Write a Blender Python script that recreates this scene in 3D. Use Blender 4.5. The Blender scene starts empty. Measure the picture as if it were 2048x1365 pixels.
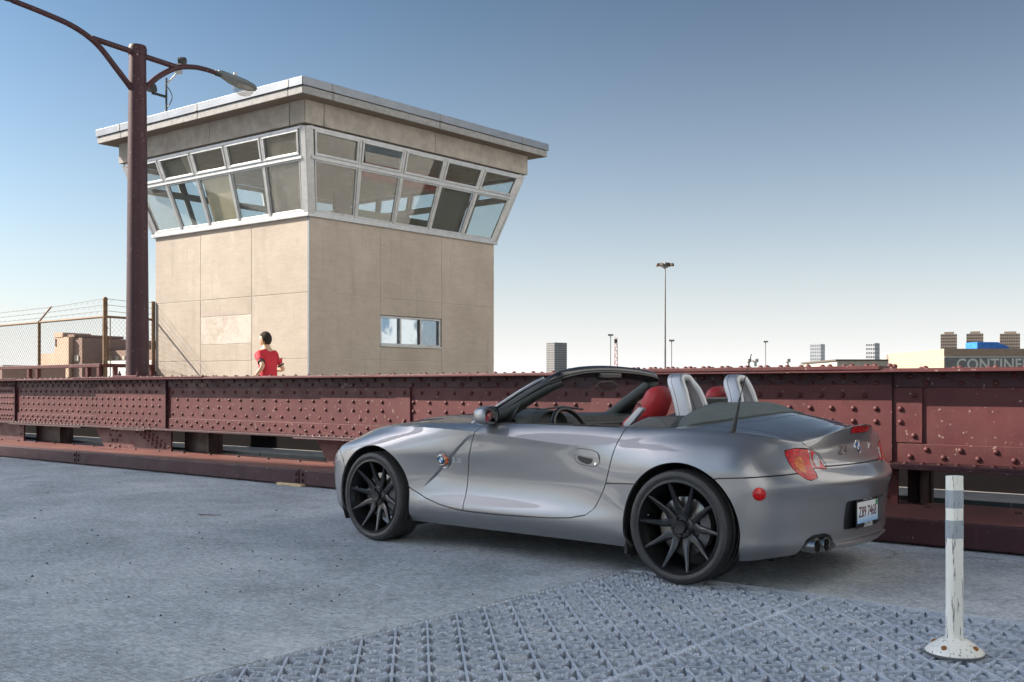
import bpy, bmesh, math, random
import numpy as np
from mathutils import Vector, Matrix
rad = math.radians
random.seed(7); rng = np.random.default_rng(11)
SC = bpy.context.scene
COL = SC.collection

# ---------------------------------------------------------------- camera, sky, sun, exposure
cam_d = bpy.data.cameras.new('camera'); cam = bpy.data.objects.new('camera', cam_d); COL.objects.link(cam)
cam_d.sensor_width = 36.0; cam_d.lens = 2032 / 2048 * 36.0
cam_d.shift_y = 0.0456; cam_d.clip_start = 0.1; cam_d.clip_end = 20000
cam.location = (0, 0, 1.079); cam.rotation_euler = (rad(90), 0, 0)
SC.camera = cam

SUN_EL = rad(35.2); SH = Vector((-0.9896, 0.143, 0)).normalized()
SUN_DIR = Vector((SH.x * math.cos(SUN_EL), SH.y * math.cos(SUN_EL), math.sin(SUN_EL)))
W = bpy.data.worlds.new('World'); SC.world = W; W.use_nodes = True
wn = W.node_tree.nodes; wn.clear()
sky = wn.new('ShaderNodeTexSky'); sky.sky_type = 'NISHITA'; sky.sun_disc = False
sky.sun_elevation = SUN_EL; sky.sun_rotation = math.atan2(SH.x, SH.y)
sky.altitude = 100; sky.air_density = 1.0; sky.dust_density = 2.0; sky.ozone_density = 2.2
bg = wn.new('ShaderNodeBackground'); bg.inputs['Strength'].default_value = 0.055
wo = wn.new('ShaderNodeOutputWorld')
gm = wn.new('ShaderNodeGamma'); gm.inputs[1].default_value = 2.1
mu = wn.new('ShaderNodeVectorMath'); mu.operation = 'SCALE'; mu.inputs['Scale'].default_value = 0.262
W.node_tree.links.new(sky.outputs[0], mu.inputs[0]); W.node_tree.links.new(mu.outputs[0], gm.inputs[0]); hs_ = wn.new('ShaderNodeHueSaturation'); hs_.inputs['Saturation'].default_value = 0.95; hs_.inputs['Hue'].default_value = 0.472
wb_ = wn.new('ShaderNodeVectorMath'); wb_.operation = 'MULTIPLY'; wb_.inputs[1].default_value = (0.88, 0.985, 1.13)
W.node_tree.links.new(gm.outputs[0], wb_.inputs[0]); W.node_tree.links.new(wb_.outputs[0], hs_.inputs['Color'])
# pale haze that thickens evenly towards the horizon all round
tcw = wn.new('ShaderNodeTexCoord'); sxw = wn.new('ShaderNodeSeparateXYZ'); W.node_tree.links.new(tcw.outputs['Generated'], sxw.inputs[0])
ab_ = wn.new('ShaderNodeMath'); ab_.operation = 'ABSOLUTE'; W.node_tree.links.new(sxw.outputs[2], ab_.inputs[0])
e1 = wn.new('ShaderNodeMath'); e1.operation = 'MULTIPLY'; e1.inputs[1].default_value = -6.8; W.node_tree.links.new(ab_.outputs[0], e1.inputs[0])
e2 = wn.new('ShaderNodeMath'); e2.operation = 'EXPONENT'; W.node_tree.links.new(e1.outputs[0], e2.inputs[0])
e3 = wn.new('ShaderNodeMath'); e3.operation = 'MULTIPLY'; e3.inputs[1].default_value = 0.92; W.node_tree.links.new(e2.outputs[0], e3.inputs[0])
hz0 = wn.new('ShaderNodeMix'); hz0.data_type = 'RGBA'; W.node_tree.links.new(e3.outputs[0], hz0.inputs[0]); W.node_tree.links.new(hs_.outputs[0], hz0.inputs[6]); hz0.inputs[7].default_value = (4.75, 4.75, 4.72, 1)
W.node_tree.links.new(hz0.outputs[2], bg.inputs[0]); W.node_tree.links.new(bg.outputs[0], wo.inputs[0])
sun_d = bpy.data.lights.new('sun', 'SUN'); sun_d.energy = 2.45; sun_d.angle = rad(0.53); sun_d.color = (1.0, 0.90, 0.76)
sun = bpy.data.objects.new('sun', sun_d); COL.objects.link(sun); sun.location = (-30, 8, 40)
sun.rotation_euler = SUN_DIR.to_track_quat('Z', 'Y').to_euler()
SC.view_settings.view_transform = 'Standard'; SC.view_settings.look = 'None'
SC.view_settings.gamma = 1.0; SC.view_settings.exposure = 2.3
SC.render.engine = 'CYCLES'
SC.cycles.use_denoising = True
SC.cycles.max_bounces = 8; SC.cycles.glossy_bounces = 4; SC.cycles.transparent_max_bounces = 16
SC.cycles.caustics_reflective = False; SC.cycles.caustics_refractive = False
SC.cycles.sample_clamp_indirect = 6.0

# ---------------------------------------------------------------- helpers
def link(o, parent=None):
    COL.objects.link(o)
    if parent is not None: o.parent = parent
    return o
def tag(o, label=None, cat=None, group=None, kind=None):
    if label: o['label'] = label
    if cat: o['category'] = cat
    if group: o['group'] = group
    if kind: o['kind'] = kind
    return o
def empty(name, loc=(0, 0, 0), rz=0.0, parent=None):
    o = bpy.data.objects.new(name, None); o.empty_display_size = 0.2
    o.location = loc; o.rotation_euler = (0, 0, rz)
    return link(o, parent)

class MB:
    """collects vertices and faces of one mesh"""
    def __init__(s): s.v = []; s.f = []; s.m = []
    def add(s, vs, fs, mi=0):
        b = len(s.v); s.v.extend([tuple(map(float, p)) for p in vs]); s.f.extend([tuple(b + i for i in f) for f in fs]); s.m.extend([mi] * len(fs)); return s
    def box(s, c, d, rz=0.0, mi=0, M=None):
        x, y, z = d[0] / 2, d[1] / 2, d[2] / 2
        P = [(-x, -y, -z), (x, -y, -z), (x, y, -z), (-x, y, -z), (-x, -y, z), (x, -y, z), (x, y, z), (-x, y, z)]
        ca, sa = math.cos(rz), math.sin(rz)
        P = [(c[0] + p[0] * ca - p[1] * sa, c[1] + p[0] * sa + p[1] * ca, c[2] + p[2]) for p in P]
        if M is not None: P = [tuple(M @ Vector(p)) for p in P]
        return s.add(P, [(3, 2, 1, 0), (4, 5, 6, 7), (0, 1, 5, 4), (1, 2, 6, 5), (2, 3, 7, 6), (3, 0, 4, 7)], mi)
    def lohi(s, lo, hi, mi=0):
        return s.box([(a + b) / 2 for a, b in zip(lo, hi)], [b - a for a, b in zip(lo, hi)], mi=mi)
    def prism(s, poly, z0, z1, f=None, mi=0):
        """poly: (a, b) list; f maps (a, b, h) to a point"""
        f = f or (lambda a, b, h: (a, b, h)); n = len(poly)
        P = [f(a, b, z0) for a, b in poly] + [f(a, b, z1) for a, b in poly]
        F = [tuple(range(n - 1, -1, -1)), tuple(range(n, 2 * n))] + [(i, (i + 1) % n, n + (i + 1) % n, n + i) for i in range(n)]
        return s.add(P, F, mi)
    def tube(s, path, r, n=8, caps=True, mi=0, sx=1.0):
        path = [Vector(p) for p in path]; k = len(path)
        rr = r if isinstance(r, (list, tuple)) else [r] * k
        t0 = (path[1] - path[0]).normalized()
        up = Vector((0, 0, 1)) if abs(t0.z) < 0.9 else Vector((1, 0, 0))
        a = t0.cross(up).normalized(); vs = []
        for i in range(k):
            t = (path[min(i + 1, k - 1)] - path[max(i - 1, 0)]).normalized()
            a = (a - t * a.dot(t)).normalized(); b = t.cross(a)
            for j in range(n):
                g = 2 * math.pi * j / n
                vs.append(path[i] + a * (math.cos(g) * rr[i] * sx) + b * (math.sin(g) * rr[i]))
        fs = [(i * n + j, i * n + (j + 1) % n, (i + 1) * n + (j + 1) % n, (i + 1) * n + j) for i in range(k - 1) for j in range(n)]
        if caps: fs += [tuple(range(n - 1, -1, -1)), tuple(range((k - 1) * n, k * n))]
        return s.add(vs, fs, mi)
    def lathe(s, prof, n=24, f=None, mi=0, a0=0.0, caps=True):
        """prof: (radius, height) list; f maps (x, y, h)"""
        f = f or (lambda x, y, h: (x, y, h)); k = len(prof); vs = []
        for r, h in prof:
            for j in range(n):
                g = a0 + 2 * math.pi * j / n; vs.append(f(r * math.cos(g), r * math.sin(g), h))
        fs = [(i * n + j, i * n + (j + 1) % n, (i + 1) * n + (j + 1) % n, (i + 1) * n + j) for i in range(k - 1) for j in range(n)]
        if caps and prof[0][0] > 1e-6: fs.append(tuple(range(n - 1, -1, -1)))
        if caps and prof[-1][0] > 1e-6: fs.append(tuple(range((k - 1) * n, k * n)))
        return s.add(vs, fs, mi)
    def mesh(s, name, mats, smooth=None):
        me = bpy.data.meshes.new(name); me.from_pydata(s.v, [], s.f)
        mats = mats if isinstance(mats, (list, tuple)) else [mats]
        for m in mats: me.materials.append(m)
        if any(s.m): me.polygons.foreach_set('material_index', s.m)
        bm = bmesh.new(); bm.from_mesh(me); bmesh.ops.recalc_face_normals(bm, faces=bm.faces); bm.to_mesh(me); bm.free()
        if smooth is not None:
            me.polygons.foreach_set('use_smooth', [True] * len(me.polygons))
            me.set_sharp_from_angle(angle=rad(smooth))
        me.update(); return me
    def build(s, name, mats, parent=None, smooth=None, bevel=None, loc=None):
        o = bpy.data.objects.new(name, s.mesh(name, mats, smooth)); link(o, parent)
        if loc is not None: o.location = loc
        if bevel:
            b = o.modifiers.new('bevel', 'BEVEL'); b.width = bevel; b.segments = 2; b.limit_method = 'ANGLE'; b.angle_limit = rad(35)
            b.harden_normals = False
        return o
def share(name, me, parent, loc=(0, 0, 0), rot=(0, 0, 0), scale=(1, 1, 1)):
    o = bpy.data.objects.new(name, me); o.location = loc; o.rotation_euler = rot; o.scale = scale
    return link(o, parent)
def text_obj(name, body, size, depth, mat, parent, M, align='CENTER', spacing=1.0, squeeze=1.0, bold=0.0):
    cu = bpy.data.curves.new(name, 'FONT'); cu.body = body; cu.size = size; cu.extrude = depth; cu.align_x = align; cu.align_y = 'CENTER'
    cu.space_character = spacing; cu.offset = bold; cu.resolution_u = 3
    t = bpy.data.objects.new(name, cu); COL.objects.link(t)
    dg = bpy.context.evaluated_depsgraph_get(); me = bpy.data.meshes.new_from_object(t.evaluated_get(dg))
    bpy.data.objects.remove(t); bpy.data.curves.remove(cu)
    me.name = name; me.materials.clear(); me.materials.append(mat)
    for v in me.vertices: v.co.x *= squeeze
    me.transform(M)
    o = bpy.data.objects.new(name, me); return link(o, parent)

# ---------------------------------------------------------------- materials
def newmat(name):
    m = bpy.data.materials.new(name); m.use_nodes = True
    return m, m.node_tree, m.node_tree.nodes['Principled BSDF']
def N(nt, typ, **kw):
    n = nt.nodes.new(typ)
    for k, v in kw.items():
        if k in n.inputs.keys() if not hasattr(n, k) else False: n.inputs[k].default_value = v
        else: setattr(n, k, v)
    return n
def noise(nt, scale, detail=4, rough=0.55, vec=None, dist=0.0):
    n = nt.nodes.new('ShaderNodeTexNoise'); n.inputs['Scale'].default_value = scale; n.inputs['Detail'].default_value = detail
    n.inputs['Roughness'].default_value = rough; n.inputs['Distortion'].default_value = dist
    if vec is not None: nt.links.new(vec, n.inputs['Vector'])
    return n.outputs['Fac']
def ramp(nt, fac, stops):
    r = nt.nodes.new('ShaderNodeValToRGB'); nt.links.new(fac, r.inputs[0]); e = r.color_ramp.elements
    e[0].position, e[0].color = stops[0][0], (*stops[0][1], 1) if len(stops[0][1]) == 3 else stops[0][1]
    e[1].position, e[1].color = stops[-1][0], (*stops[-1][1], 1)
    for p, c in stops[1:-1]:
        q = e.new(p); q.color = (*c, 1)
    return r.outputs[0]
def mixc(nt, fac, a, b, mode='MIX'):
    m = nt.nodes.new('ShaderNodeMix'); m.data_type = 'RGBA'; m.blend_type = mode
    for sock, val in ((0, fac), (6, a), (7, b)):
        if hasattr(val, 'is_linked'): nt.links.new(val, m.inputs[sock])
        elif sock == 0: m.inputs[0].default_value = val
        else: m.inputs[sock].default_value = (*val, 1)
    return m.outputs[2]
def bump(nt, bs, h, strength=0.3, dist=0.01):
    b = nt.nodes.new('ShaderNodeBump'); b.inputs['Strength'].default_value = strength; b.inputs['Distance'].default_value = dist
    nt.links.new(h, b.inputs['Height']); nt.links.new(b.outputs[0], bs.inputs['Normal'])
def coords(nt, kind='Object', scale=(1, 1, 1)):
    c = nt.nodes.new('ShaderNodeTexCoord'); mp = nt.nodes.new('ShaderNodeMapping'); mp.inputs['Scale'].default_value = scale
    nt.links.new(c.outputs[kind], mp.inputs[0]); return mp.outputs[0]
def g3(v): return (v, v, v)
def mul(c, k): return tuple(min(1, x * k) for x in c)
def plain(name, col, rough=0.5, metal=0.0, coat=0.0, var=0.12, vs=6.0, bmp=0.0, bs_=60.0, spec=0.5, obj='Object'):
    m, nt, b = newmat(name); v = coords(nt, obj)
    if var: nt.links.new(ramp(nt, noise(nt, vs, 5, 0.6, v), [(0.3, mul(col, 1 - var)), (0.7, mul(col, 1 + var))]), b.inputs['Base Color'])
    else: b.inputs['Base Color'].default_value = (*col, 1)
    b.inputs['Roughness'].default_value = rough; b.inputs['Metallic'].default_value = metal; b.inputs['Coat Weight'].default_value = coat
    b.inputs['Coat Roughness'].default_value = 0.04; b.inputs['Specular IOR Level'].default_value = spec
    if bmp: bump(nt, b, noise(nt, bs_, 3, 0.5, v), bmp, 0.004)
    return m
def glass(name, tint=(0.9, 0.95, 0.93), refl=1.0, dirt=0.0, alpha=0.0):
    """thin pane: see-through with a fresnel mirror and a little dirt"""
    m = bpy.data.materials.new(name); m.use_nodes = True; nt = m.node_tree; nt.nodes.clear()
    out = nt.nodes.new('ShaderNodeOutputMaterial'); tr = nt.nodes.new('ShaderNodeBsdfTransparent'); tr.inputs[0].default_value = (*[math.sqrt(t_) for t_ in tint], 1)
    gl = nt.nodes.new('ShaderNodeBsdfGlossy'); gl.inputs['Roughness'].default_value = 0.01
    fr = nt.nodes.new('ShaderNodeFresnel'); ge = nt.nodes.new('ShaderNodeNewGeometry'); ior = nt.nodes.new('ShaderNodeMapRange'); ior.inputs['To Min'].default_value = 1.5; ior.inputs['To Max'].default_value = 1 / 1.5
    nt.links.new(ge.outputs['Backfacing'], ior.inputs['Value']); nt.links.new(ior.outputs[0], fr.inputs[0])
    k = nt.nodes.new('ShaderNodeMath'); k.operation = 'MULTIPLY'; k.inputs[1].default_value = refl; nt.links.new(fr.outputs[0], k.inputs[0])
    mx = nt.nodes.new('ShaderNodeMixShader'); nt.links.new(k.outputs[0], mx.inputs[0]); nt.links.new(tr.outputs[0], mx.inputs[1]); nt.links.new(gl.outputs[0], mx.inputs[2])
    last = mx.outputs[0]
    if dirt:
        df = nt.nodes.new('ShaderNodeBsdfDiffuse'); df.inputs[0].default_value = (0.42, 0.40, 0.36, 1)
        v = coords(nt, 'Object', (1, 1, 0.35)); f = ramp(nt, noise(nt, 3.5, 6, 0.7, v), [(0.35, g3(dirt * 0.25)), (0.8, g3(dirt))])
        m2 = nt.nodes.new('ShaderNodeMixShader'); nt.links.new(f, m2.inputs[0]); nt.links.new(last, m2.inputs[1]); nt.links.new(df.outputs[0], m2.inputs[2]); last = m2.outputs[0]
    nt.links.new(last, out.inputs[0]); return m

def steel_paint(name, col):
    m, nt, b = newmat(name); v = coords(nt)
    big = noise(nt, 1.3, 6, 0.65, v); streak = noise(nt, 3.0, 5, 0.6, coords(nt, 'Object', (4, 4, 0.5))); fine = noise(nt, 45, 4, 0.6, v)
    c = ramp(nt, big, [(0.28, mul(col, 0.72)), (0.55, col), (0.8, (min(1, col[0] * 1.25), col[1] * 1.2, col[2] * 1.15))])
    c = mixc(nt, ramp(nt, streak, [(0.58, g3(0)), (0.84, g3(0.4))]), c, (0.135, 0.066, 0.052))
    c = mixc(nt, ramp(nt, noise(nt, 26, 2, 0.5, v), [(0.68, g3(0)), (0.72, g3(0.6))]), c, (0.32, 0.25, 0.215))
    c = mixc(nt, ramp(nt, noise(nt, 7, 6, 0.75, v), [(0.63, g3(0)), (0.72, g3(0.5))]), c, mul(col, 0.5))
    nt.links.new(c, b.inputs['Base Color'])
    nt.links.new(ramp(nt, noise(nt, 5, 4, 0.6, v), [(0.3, g3(0.42)), (0.75, g3(0.68))]), b.inputs['Roughness']); b.inputs['Specular IOR Level'].default_value = 0.28
    bump(nt, b, fine, 0.3, 0.004); return m
MAROON = steel_paint('maroon_paint', (0.090, 0.027, 0.029))
MAROON_D = steel_paint('maroon_paint_dark', (0.052, 0.022, 0.028))  # darker maroon; stands in for shade on the top angle and stiffeners

def concrete_road():
    m, nt, b = newmat('road_concrete'); v = coords(nt)
    fine = noise(nt, 260, 3, 0.7, v); med = noise(nt, 38, 5, 0.7, v); big = noise(nt, 0.55, 6, 0.6, v, 0.6); mid = noise(nt, 2.6, 6, 0.7, v, 0.3)
    brush = noise(nt, 14, 5, 0.7, coords(nt, 'Object', (0.9, 7.0, 1)), 0.4)
    c = ramp(nt, big, [(0.30, (0.33, 0.365, 0.395)), (0.50, (0.455, 0.495, 0.525)), (0.72, (0.59, 0.62, 0.64))])
    c = mixc(nt, 0.55, c, ramp(nt, mid, [(0.25, g3(0.32)), (0.75, g3(0.68))]), 'OVERLAY')
    c = mixc(nt, 0.7, c, ramp(nt, brush, [(0.28, g3(0.24)), (0.72, g3(0.76))]), 'OVERLAY')
    c = mixc(nt, 0.8, c, ramp(nt, med, [(0.28, g3(0.22)), (0.72, g3(0.78))]), 'OVERLAY')
    c = mixc(nt, 0.8, c, ramp(nt, fine, [(0.25, g3(0.18)), (0.75, g3(0.82))]), 'OVERLAY')
    c = mixc(nt, 0.5, c, ramp(nt, noise(nt, 110, 3, 0.7, coords(nt, 'Object', (0.8, 2.2, 1))), [(0.3, g3(0.2)), (0.7, g3(0.8))]), 'OVERLAY')
    c = mixc(nt, 0.6, c, ramp(nt, noise(nt, 16, 6, 0.8, v, 0.5), [(0.30, g3(0.24)), (0.70, g3(0.76))]), 'OVERLAY')
    vo = nt.nodes.new('ShaderNodeTexVoronoi'); vo.inputs['Scale'].default_value = 34; nt.links.new(v, vo.inputs['Vector'])
    spot = ramp(nt, vo.outputs['Distance'], [(0.05, g3(1)), (0.11, g3(0))])
    keep = ramp(nt, noise(nt, 21, 2, 0.5, v), [(0.66, g3(0)), (0.70, g3(0.8))])
    sp = nt.nodes.new('ShaderNodeMath'); sp.operation = 'MULTIPLY'; nt.links.new(spot, sp.inputs[0]); nt.links.new(keep, sp.inputs[1])
    c = mixc(nt, sp.outputs[0], c, (0.04, 0.04, 0.042))
    # faint worn lines where the deck bars show through the overlay
    sx = nt.nodes.new('ShaderNodeSeparateXYZ'); nt.links.new(v, sx.inputs[0])
    def linef(op, k):
        a = nt.nodes.new('ShaderNodeMath'); a.operation = op; nt.links.new(sx.outputs[0], a.inputs[0]); nt.links.new(sx.outputs[1], a.inputs[1])
        q = nt.nodes.new('ShaderNodeMath'); q.operation = 'PINGPONG'; q.inputs[1].default_value = k; nt.links.new(a.outputs[0], q.inputs[0])
        r = nt.nodes.new('ShaderNodeMath'); r.operation = 'LESS_THAN'; r.inputs[1].default_value = 0.006; nt.links.new(q.outputs[0], r.inputs[0]); return r.outputs[0]
    l1 = linef('ADD', 0.1); l2 = linef('SUBTRACT', 0.1)
    mx = nt.nodes.new('ShaderNodeMath'); mx.operation = 'MAXIMUM'; nt.links.new(l1, mx.inputs[0]); nt.links.new(l2, mx.inputs[1])
    wear = ramp(nt, noise(nt, 0.75, 3, 0.6, v), [(0.55, g3(0)), (0.70, g3(1))]); brk = ramp(nt, noise(nt, 9, 3, 0.6, v), [(0.5, g3(0)), (0.62, g3(0.5))])
    q1 = nt.nodes.new('ShaderNodeMath'); q1.operation = 'MULTIPLY'; nt.links.new(wear, q1.inputs[0]); nt.links.new(brk, q1.inputs[1])
    q2 = nt.nodes.new('ShaderNodeMath'); q2.operation = 'MULTIPLY'; nt.links.new(q1.outputs[0], q2.inputs[0]); nt.links.new(mx.outputs[0], q2.inputs[1])
    c = mixc(nt, q2.outputs[0], c, (0.42, 0.43, 0.44))
    wv = nt.nodes.new('ShaderNodeVectorMath'); wv.operation = 'ADD'; nz = nt.nodes.new('ShaderNodeTexNoise'); nz.inputs['Scale'].default_value = 1.6; nz.inputs['Detail'].default_value = 6; nt.links.new(v, nz.inputs['Vector']); nt.links.new(v, wv.inputs[0]); nt.links.new(nz.outputs['Color'], wv.inputs[1])
    ve = nt.nodes.new('ShaderNodeTexVoronoi'); ve.feature = 'DISTANCE_TO_EDGE'; ve.inputs['Scale'].default_value = 0.42; nt.links.new(wv.outputs[0], ve.inputs['Vector'])
    crk = ramp(nt, ve.outputs['Distance'], [(0.0, g3(1)), (0.006, g3(0))]); ckm = ramp(nt, noise(nt, 0.9, 3, 0.6, v), [(0.50, g3(0)), (0.60, g3(0.55))])
    q3 = nt.nodes.new('ShaderNodeMath'); q3.operation = 'MULTIPLY'; nt.links.new(crk, q3.inputs[0]); nt.links.new(ckm, q3.inputs[1]); c = mixc(nt, q3.outputs[0], c, (0.10, 0.105, 0.11))
    stn = ramp(nt, noise(nt, 1.7, 5, 0.65, v, 1.5), [(0.60, g3(0)), (0.78, g3(0.42))]); c = mixc(nt, stn, c, (0.17, 0.18, 0.185))
    nt.links.new(c, b.inputs['Base Color']); b.inputs['Roughness'].default_value = 0.72; b.inputs['Specular IOR Level'].default_value = 0.4
    h = mixc(nt, 0.5, mixc(nt, 0.5, fine, med), brush)
    bump(nt, b, h, 1.0, 0.010); return m
ROAD = concrete_road()

def wall_panel_mat():
    m, nt, b = newmat('house_limestone_panel'); v = coords(nt, 'Object')
    big = noise(nt, 0.9, 6, 0.65, v); strat = noise(nt, 3.5, 6, 0.7, coords(nt, 'Object', (1, 1, 5)), 0.8); fine = noise(nt, 70, 4, 0.65, v)
    c = ramp(nt, big, [(0.3, (0.345, 0.295, 0.25)), (0.55, (0.395, 0.342, 0.292)), (0.75, (0.44, 0.385, 0.332))])
    c = mixc(nt, 0.25, c, ramp(nt, strat, [(0.3, g3(0.36)), (0.7, g3(0.64))]), 'OVERLAY')
    c = mixc(nt, 0.3, c, ramp(nt, fine, [(0.25, g3(0.3)), (0.75, g3(0.7))]), 'OVERLAY')
    c = mixc(nt, ramp(nt, noise(nt, 1.1, 7, 0.75, v, 1.2), [(0.62, g3(0)), (0.78, g3(0.55))]), c, (0.58, 0.53, 0.46))
    st = noise(nt, 2.2, 5, 0.7, coords(nt, 'Object', (2.2, 2.2, 0.22)))
    c = mixc(nt, ramp(nt, st, [(0.54, g3(0)), (0.78, g3(0.55))]), c, (0.25, 0.22, 0.185))
    nt.links.new(c, b.inputs['Base Color']); b.inputs['Roughness'].default_value = 0.85; b.inputs['Specular IOR Level'].default_value = 0.25
    bump(nt, b, mixc(nt, 0.5, fine, strat), 0.5, 0.012); return m
PANEL = wall_panel_mat()
m, nt, b = newmat('house_patched_panel'); v = coords(nt)
c = mixc(nt, ramp(nt, noise(nt, 1.6, 6, 0.75, v, 1.0), [(0.40, g3(0)), (0.58, g3(0.75))]), (0.395, 0.342, 0.292), (0.50, 0.46, 0.41)); c = mixc(nt, 0.3, c, ramp(nt, noise(nt, 70, 4, 0.65, v), [(0.25, g3(0.3)), (0.75, g3(0.7))]), 'OVERLAY')
nt.links.new(c, b.inputs['Base Color']); b.inputs['Roughness'].default_value = 0.9; bump(nt, b, noise(nt, 12, 6, 0.7, v), 0.6, 0.02)
PANEL_P = m
ALU = plain('aluminium_frame', (0.36, 0.37, 0.38), 0.42, 0.4, var=0.15, vs=9)
FASCIA = plain('roof_fascia_metal', (0.185, 0.205, 0.235), 0.40, 0.5, var=0.10, vs=3, bmp=0.15, bs_=5)
FASCIA_L = plain('fascia_lower_stone', (0.25, 0.25, 0.25), 0.75, var=0.22, vs=14)
FRIEZE = plain('frieze_stone', (0.29, 0.265, 0.235), 0.8, var=0.22, vs=5, bmp=0.3, bs_=60)
SOFFIT = plain('soffit_board', (0.16, 0.13, 0.105), 0.8, var=0.1, vs=2)
MORTAR = plain('joint_mortar', (0.40, 0.365, 0.325), 0.9, var=0.2, vs=20)
INT_GREEN = plain('room_green_paint', (0.085, 0.10, 0.065), 0.7, var=0.15, vs=3)
INT_CREAM = plain('room_cream_paint', (0.33, 0.30, 0.22), 0.75, var=0.15, vs=3)
BOARD = plain('window_board', (0.52, 0.43, 0.29), 0.75, var=0.1, vs=4)
BOARD_D = plain('window_blind_grey', (0.20, 0.18, 0.15), 0.75, var=0.14, vs=4)
DARK = plain('dark_metal', (0.03, 0.032, 0.035), 0.5, 0.3, var=0.1)
PANE = glass('house_pane', (0.86, 0.91, 0.89), 1.0, 0.05)
PANE_D = glass('house_pane_dirty', (0.78, 0.80, 0.77), 1.0, 0.24)
CONC = plain('plain_concrete', (0.32, 0.315, 0.30), 0.85, var=0.18, vs=4, bmp=0.3)
# ---------------------------------------------------------------- the bridge frame: s along the road, w across it (away from the camera)
G0 = Vector((0.0, 9.187, 0.0)); GU = Vector((0.7697, -0.6384, 0)); GN = Vector((0.6384, 0.7697, 0)); GA = math.atan2(-0.6384, 0.7697)
def G(s, w, z=0.0): return G0 + GU * s + GN * w + Vector((0, 0, z))
def gplace(o): o.location = G0; o.rotation_euler = (0, 0, GA); return o

# ground, road, pavement
m, nt, b = newmat('far_ground'); nt.links.new(ramp(nt, noise(nt, 0.02, 6, 0.6, coords(nt)), [(0.3, (0.10, 0.095, 0.08)), (0.7, (0.17, 0.16, 0.14))]), b.inputs['Base Color']); b.inputs['Roughness'].default_value = 0.9
o = MB().add([(-9000, -9000, -4), (9000, -9000, -4), (9000, 9000, -4), (-9000, 9000, -4)], [(0, 1, 2, 3)]).build('ground', m)
tag(o, kind='structure', label='flat ground far below the bridge reaching the horizon')
GS0, GSJ, GS1, GW0, GW1 = 2.53, 3.74, 6.2, -6.4, -1.97     # grating rectangle
mb = MB()
def sheet(s0, s1, w0, w1, ns, nw, zf):
    v = [(s0 + (s1 - s0) * i / ns, w0 + (w1 - w0) * j / nw) for j in range(nw + 1) for i in range(ns + 1)]
    return mb.add([(a, c, zf(a, c)) for a, c in v], [(j * (ns + 1) + i, j * (ns + 1) + i + 1, (j + 1) * (ns + 1) + i + 1, (j + 1) * (ns + 1) + i) for j in range(nw) for i in range(ns)])
sheet(-80, GS0, -19, 0.55, 8, 4, lambda a, c: 0.0)
sheet(GS0, 40, GW1, 0.55, 8, 2, lambda a, c: 0.0)
sheet(GS0, 40, -19, GW0, 8, 2, lambda a, c: 0.0)
sheet(GS1, 40, GW0, GW1, 4, 4, lambda a, c: 0.0)
def skirt(a, c):
    mb.add([(*a, 0.0), (*c, 0.0), (*c, -0.12), (*a, -0.12)], [(0, 1, 2, 3)])
skirt((GS0, GW0), (GS0, GW1)); skirt((GS0, GW1), (GS1, GW1)); skirt((GS1, GW1), (GS1, GW0)); skirt((GS1, GW0), (GS0, GW0))
road = gplace(mb.build('road', ROAD)); tag(road, kind='structure', label='worn grey concrete bridge roadway')
mb = MB(); mb.lohi((-80, 1.12, 0.165), (40, 3.35, 0.226)); mb.lohi((-13.2, 3.36, 0.165), (40, 4.75, 0.226))
sw = gplace(mb.build('sidewalk', CONC)); tag(sw, kind='structure', label='pale concrete footway behind the riveted girder')
mb = MB()
EDGE = plain('sidewalk_edge_steel', (0.035, 0.055, 0.06), 0.45, 0.2)
for i in range(16): mb.lohi((-13 + i * 1.3 + 0.008, 1.095, 0.162), (-13 + (i + 1) * 1.3 - 0.008, 1.118, 0.222))
e = mb.build('edge_channel', EDGE, sw)

YEL = plain('road_yellow', (0.55, 0.36, 0.05), 0.7, var=0.25, vs=8)
for w_ in (-7.3, -7.55): tag(gplace(MB().add([(-80, w_, 0.004), (40, w_, 0.004), (40, w_ + 0.11, 0.004), (-80, w_ + 0.11, 0.004)], [(0, 1, 2, 3)]).build('lane_marking', YEL)), kind='structure', label='yellow centre line on the road outside the frame')
o = gplace(MB().lohi((-80, 1.80, 0.2265), (40, 1.86, 0.80)).build('steel_upstand', plain('upstand_black', (0.010, 0.009, 0.010), 0.95, spec=0.05))); tag(o, kind='structure', label='low dark steel upstand along the middle of the footway')
# pebbles on the road
mb = MB()
for i in range(260):
    if i < 150: s, w = rng.normal(0.3, 1.3), rng.normal(-3.4, 0.75)
    else: s, w = rng.uniform(-9, 2.4), rng.uniform(-5.5, -0.1)
    if s > GS0 - 0.05 and w < GW1 + 0.05: continue
    r = abs(rng.normal(0.004, 0.0028)) + 0.002
    P = [(s + r * math.cos(a) * rng.uniform(.7, 1.2), w + r * math.sin(a) * rng.uniform(.7, 1.2), 0.0015 + (0 if k else r * 0.9)) for k, a in [(0, 0), (1, 0), (1, 1.25), (1, 2.5), (1, 3.8), (1, 5)]]
    mb.add([(s, w, 0.001 + r * 1.1)] + P[1:], [(0, 1, 2), (0, 2, 3), (0, 3, 4), (0, 4, 5), (0, 5, 1)], int(rng.uniform() < 0.3))
o = gplace(mb.build('gravel', [plain('gravel_dark', (0.05, 0.05, 0.052), 0.8), plain('gravel_pale', (0.42, 0.41, 0.39), 0.8)]))
tag(o, 'loose dark and pale grit scattered on the roadway', 'gravel', kind='stuff')
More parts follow.
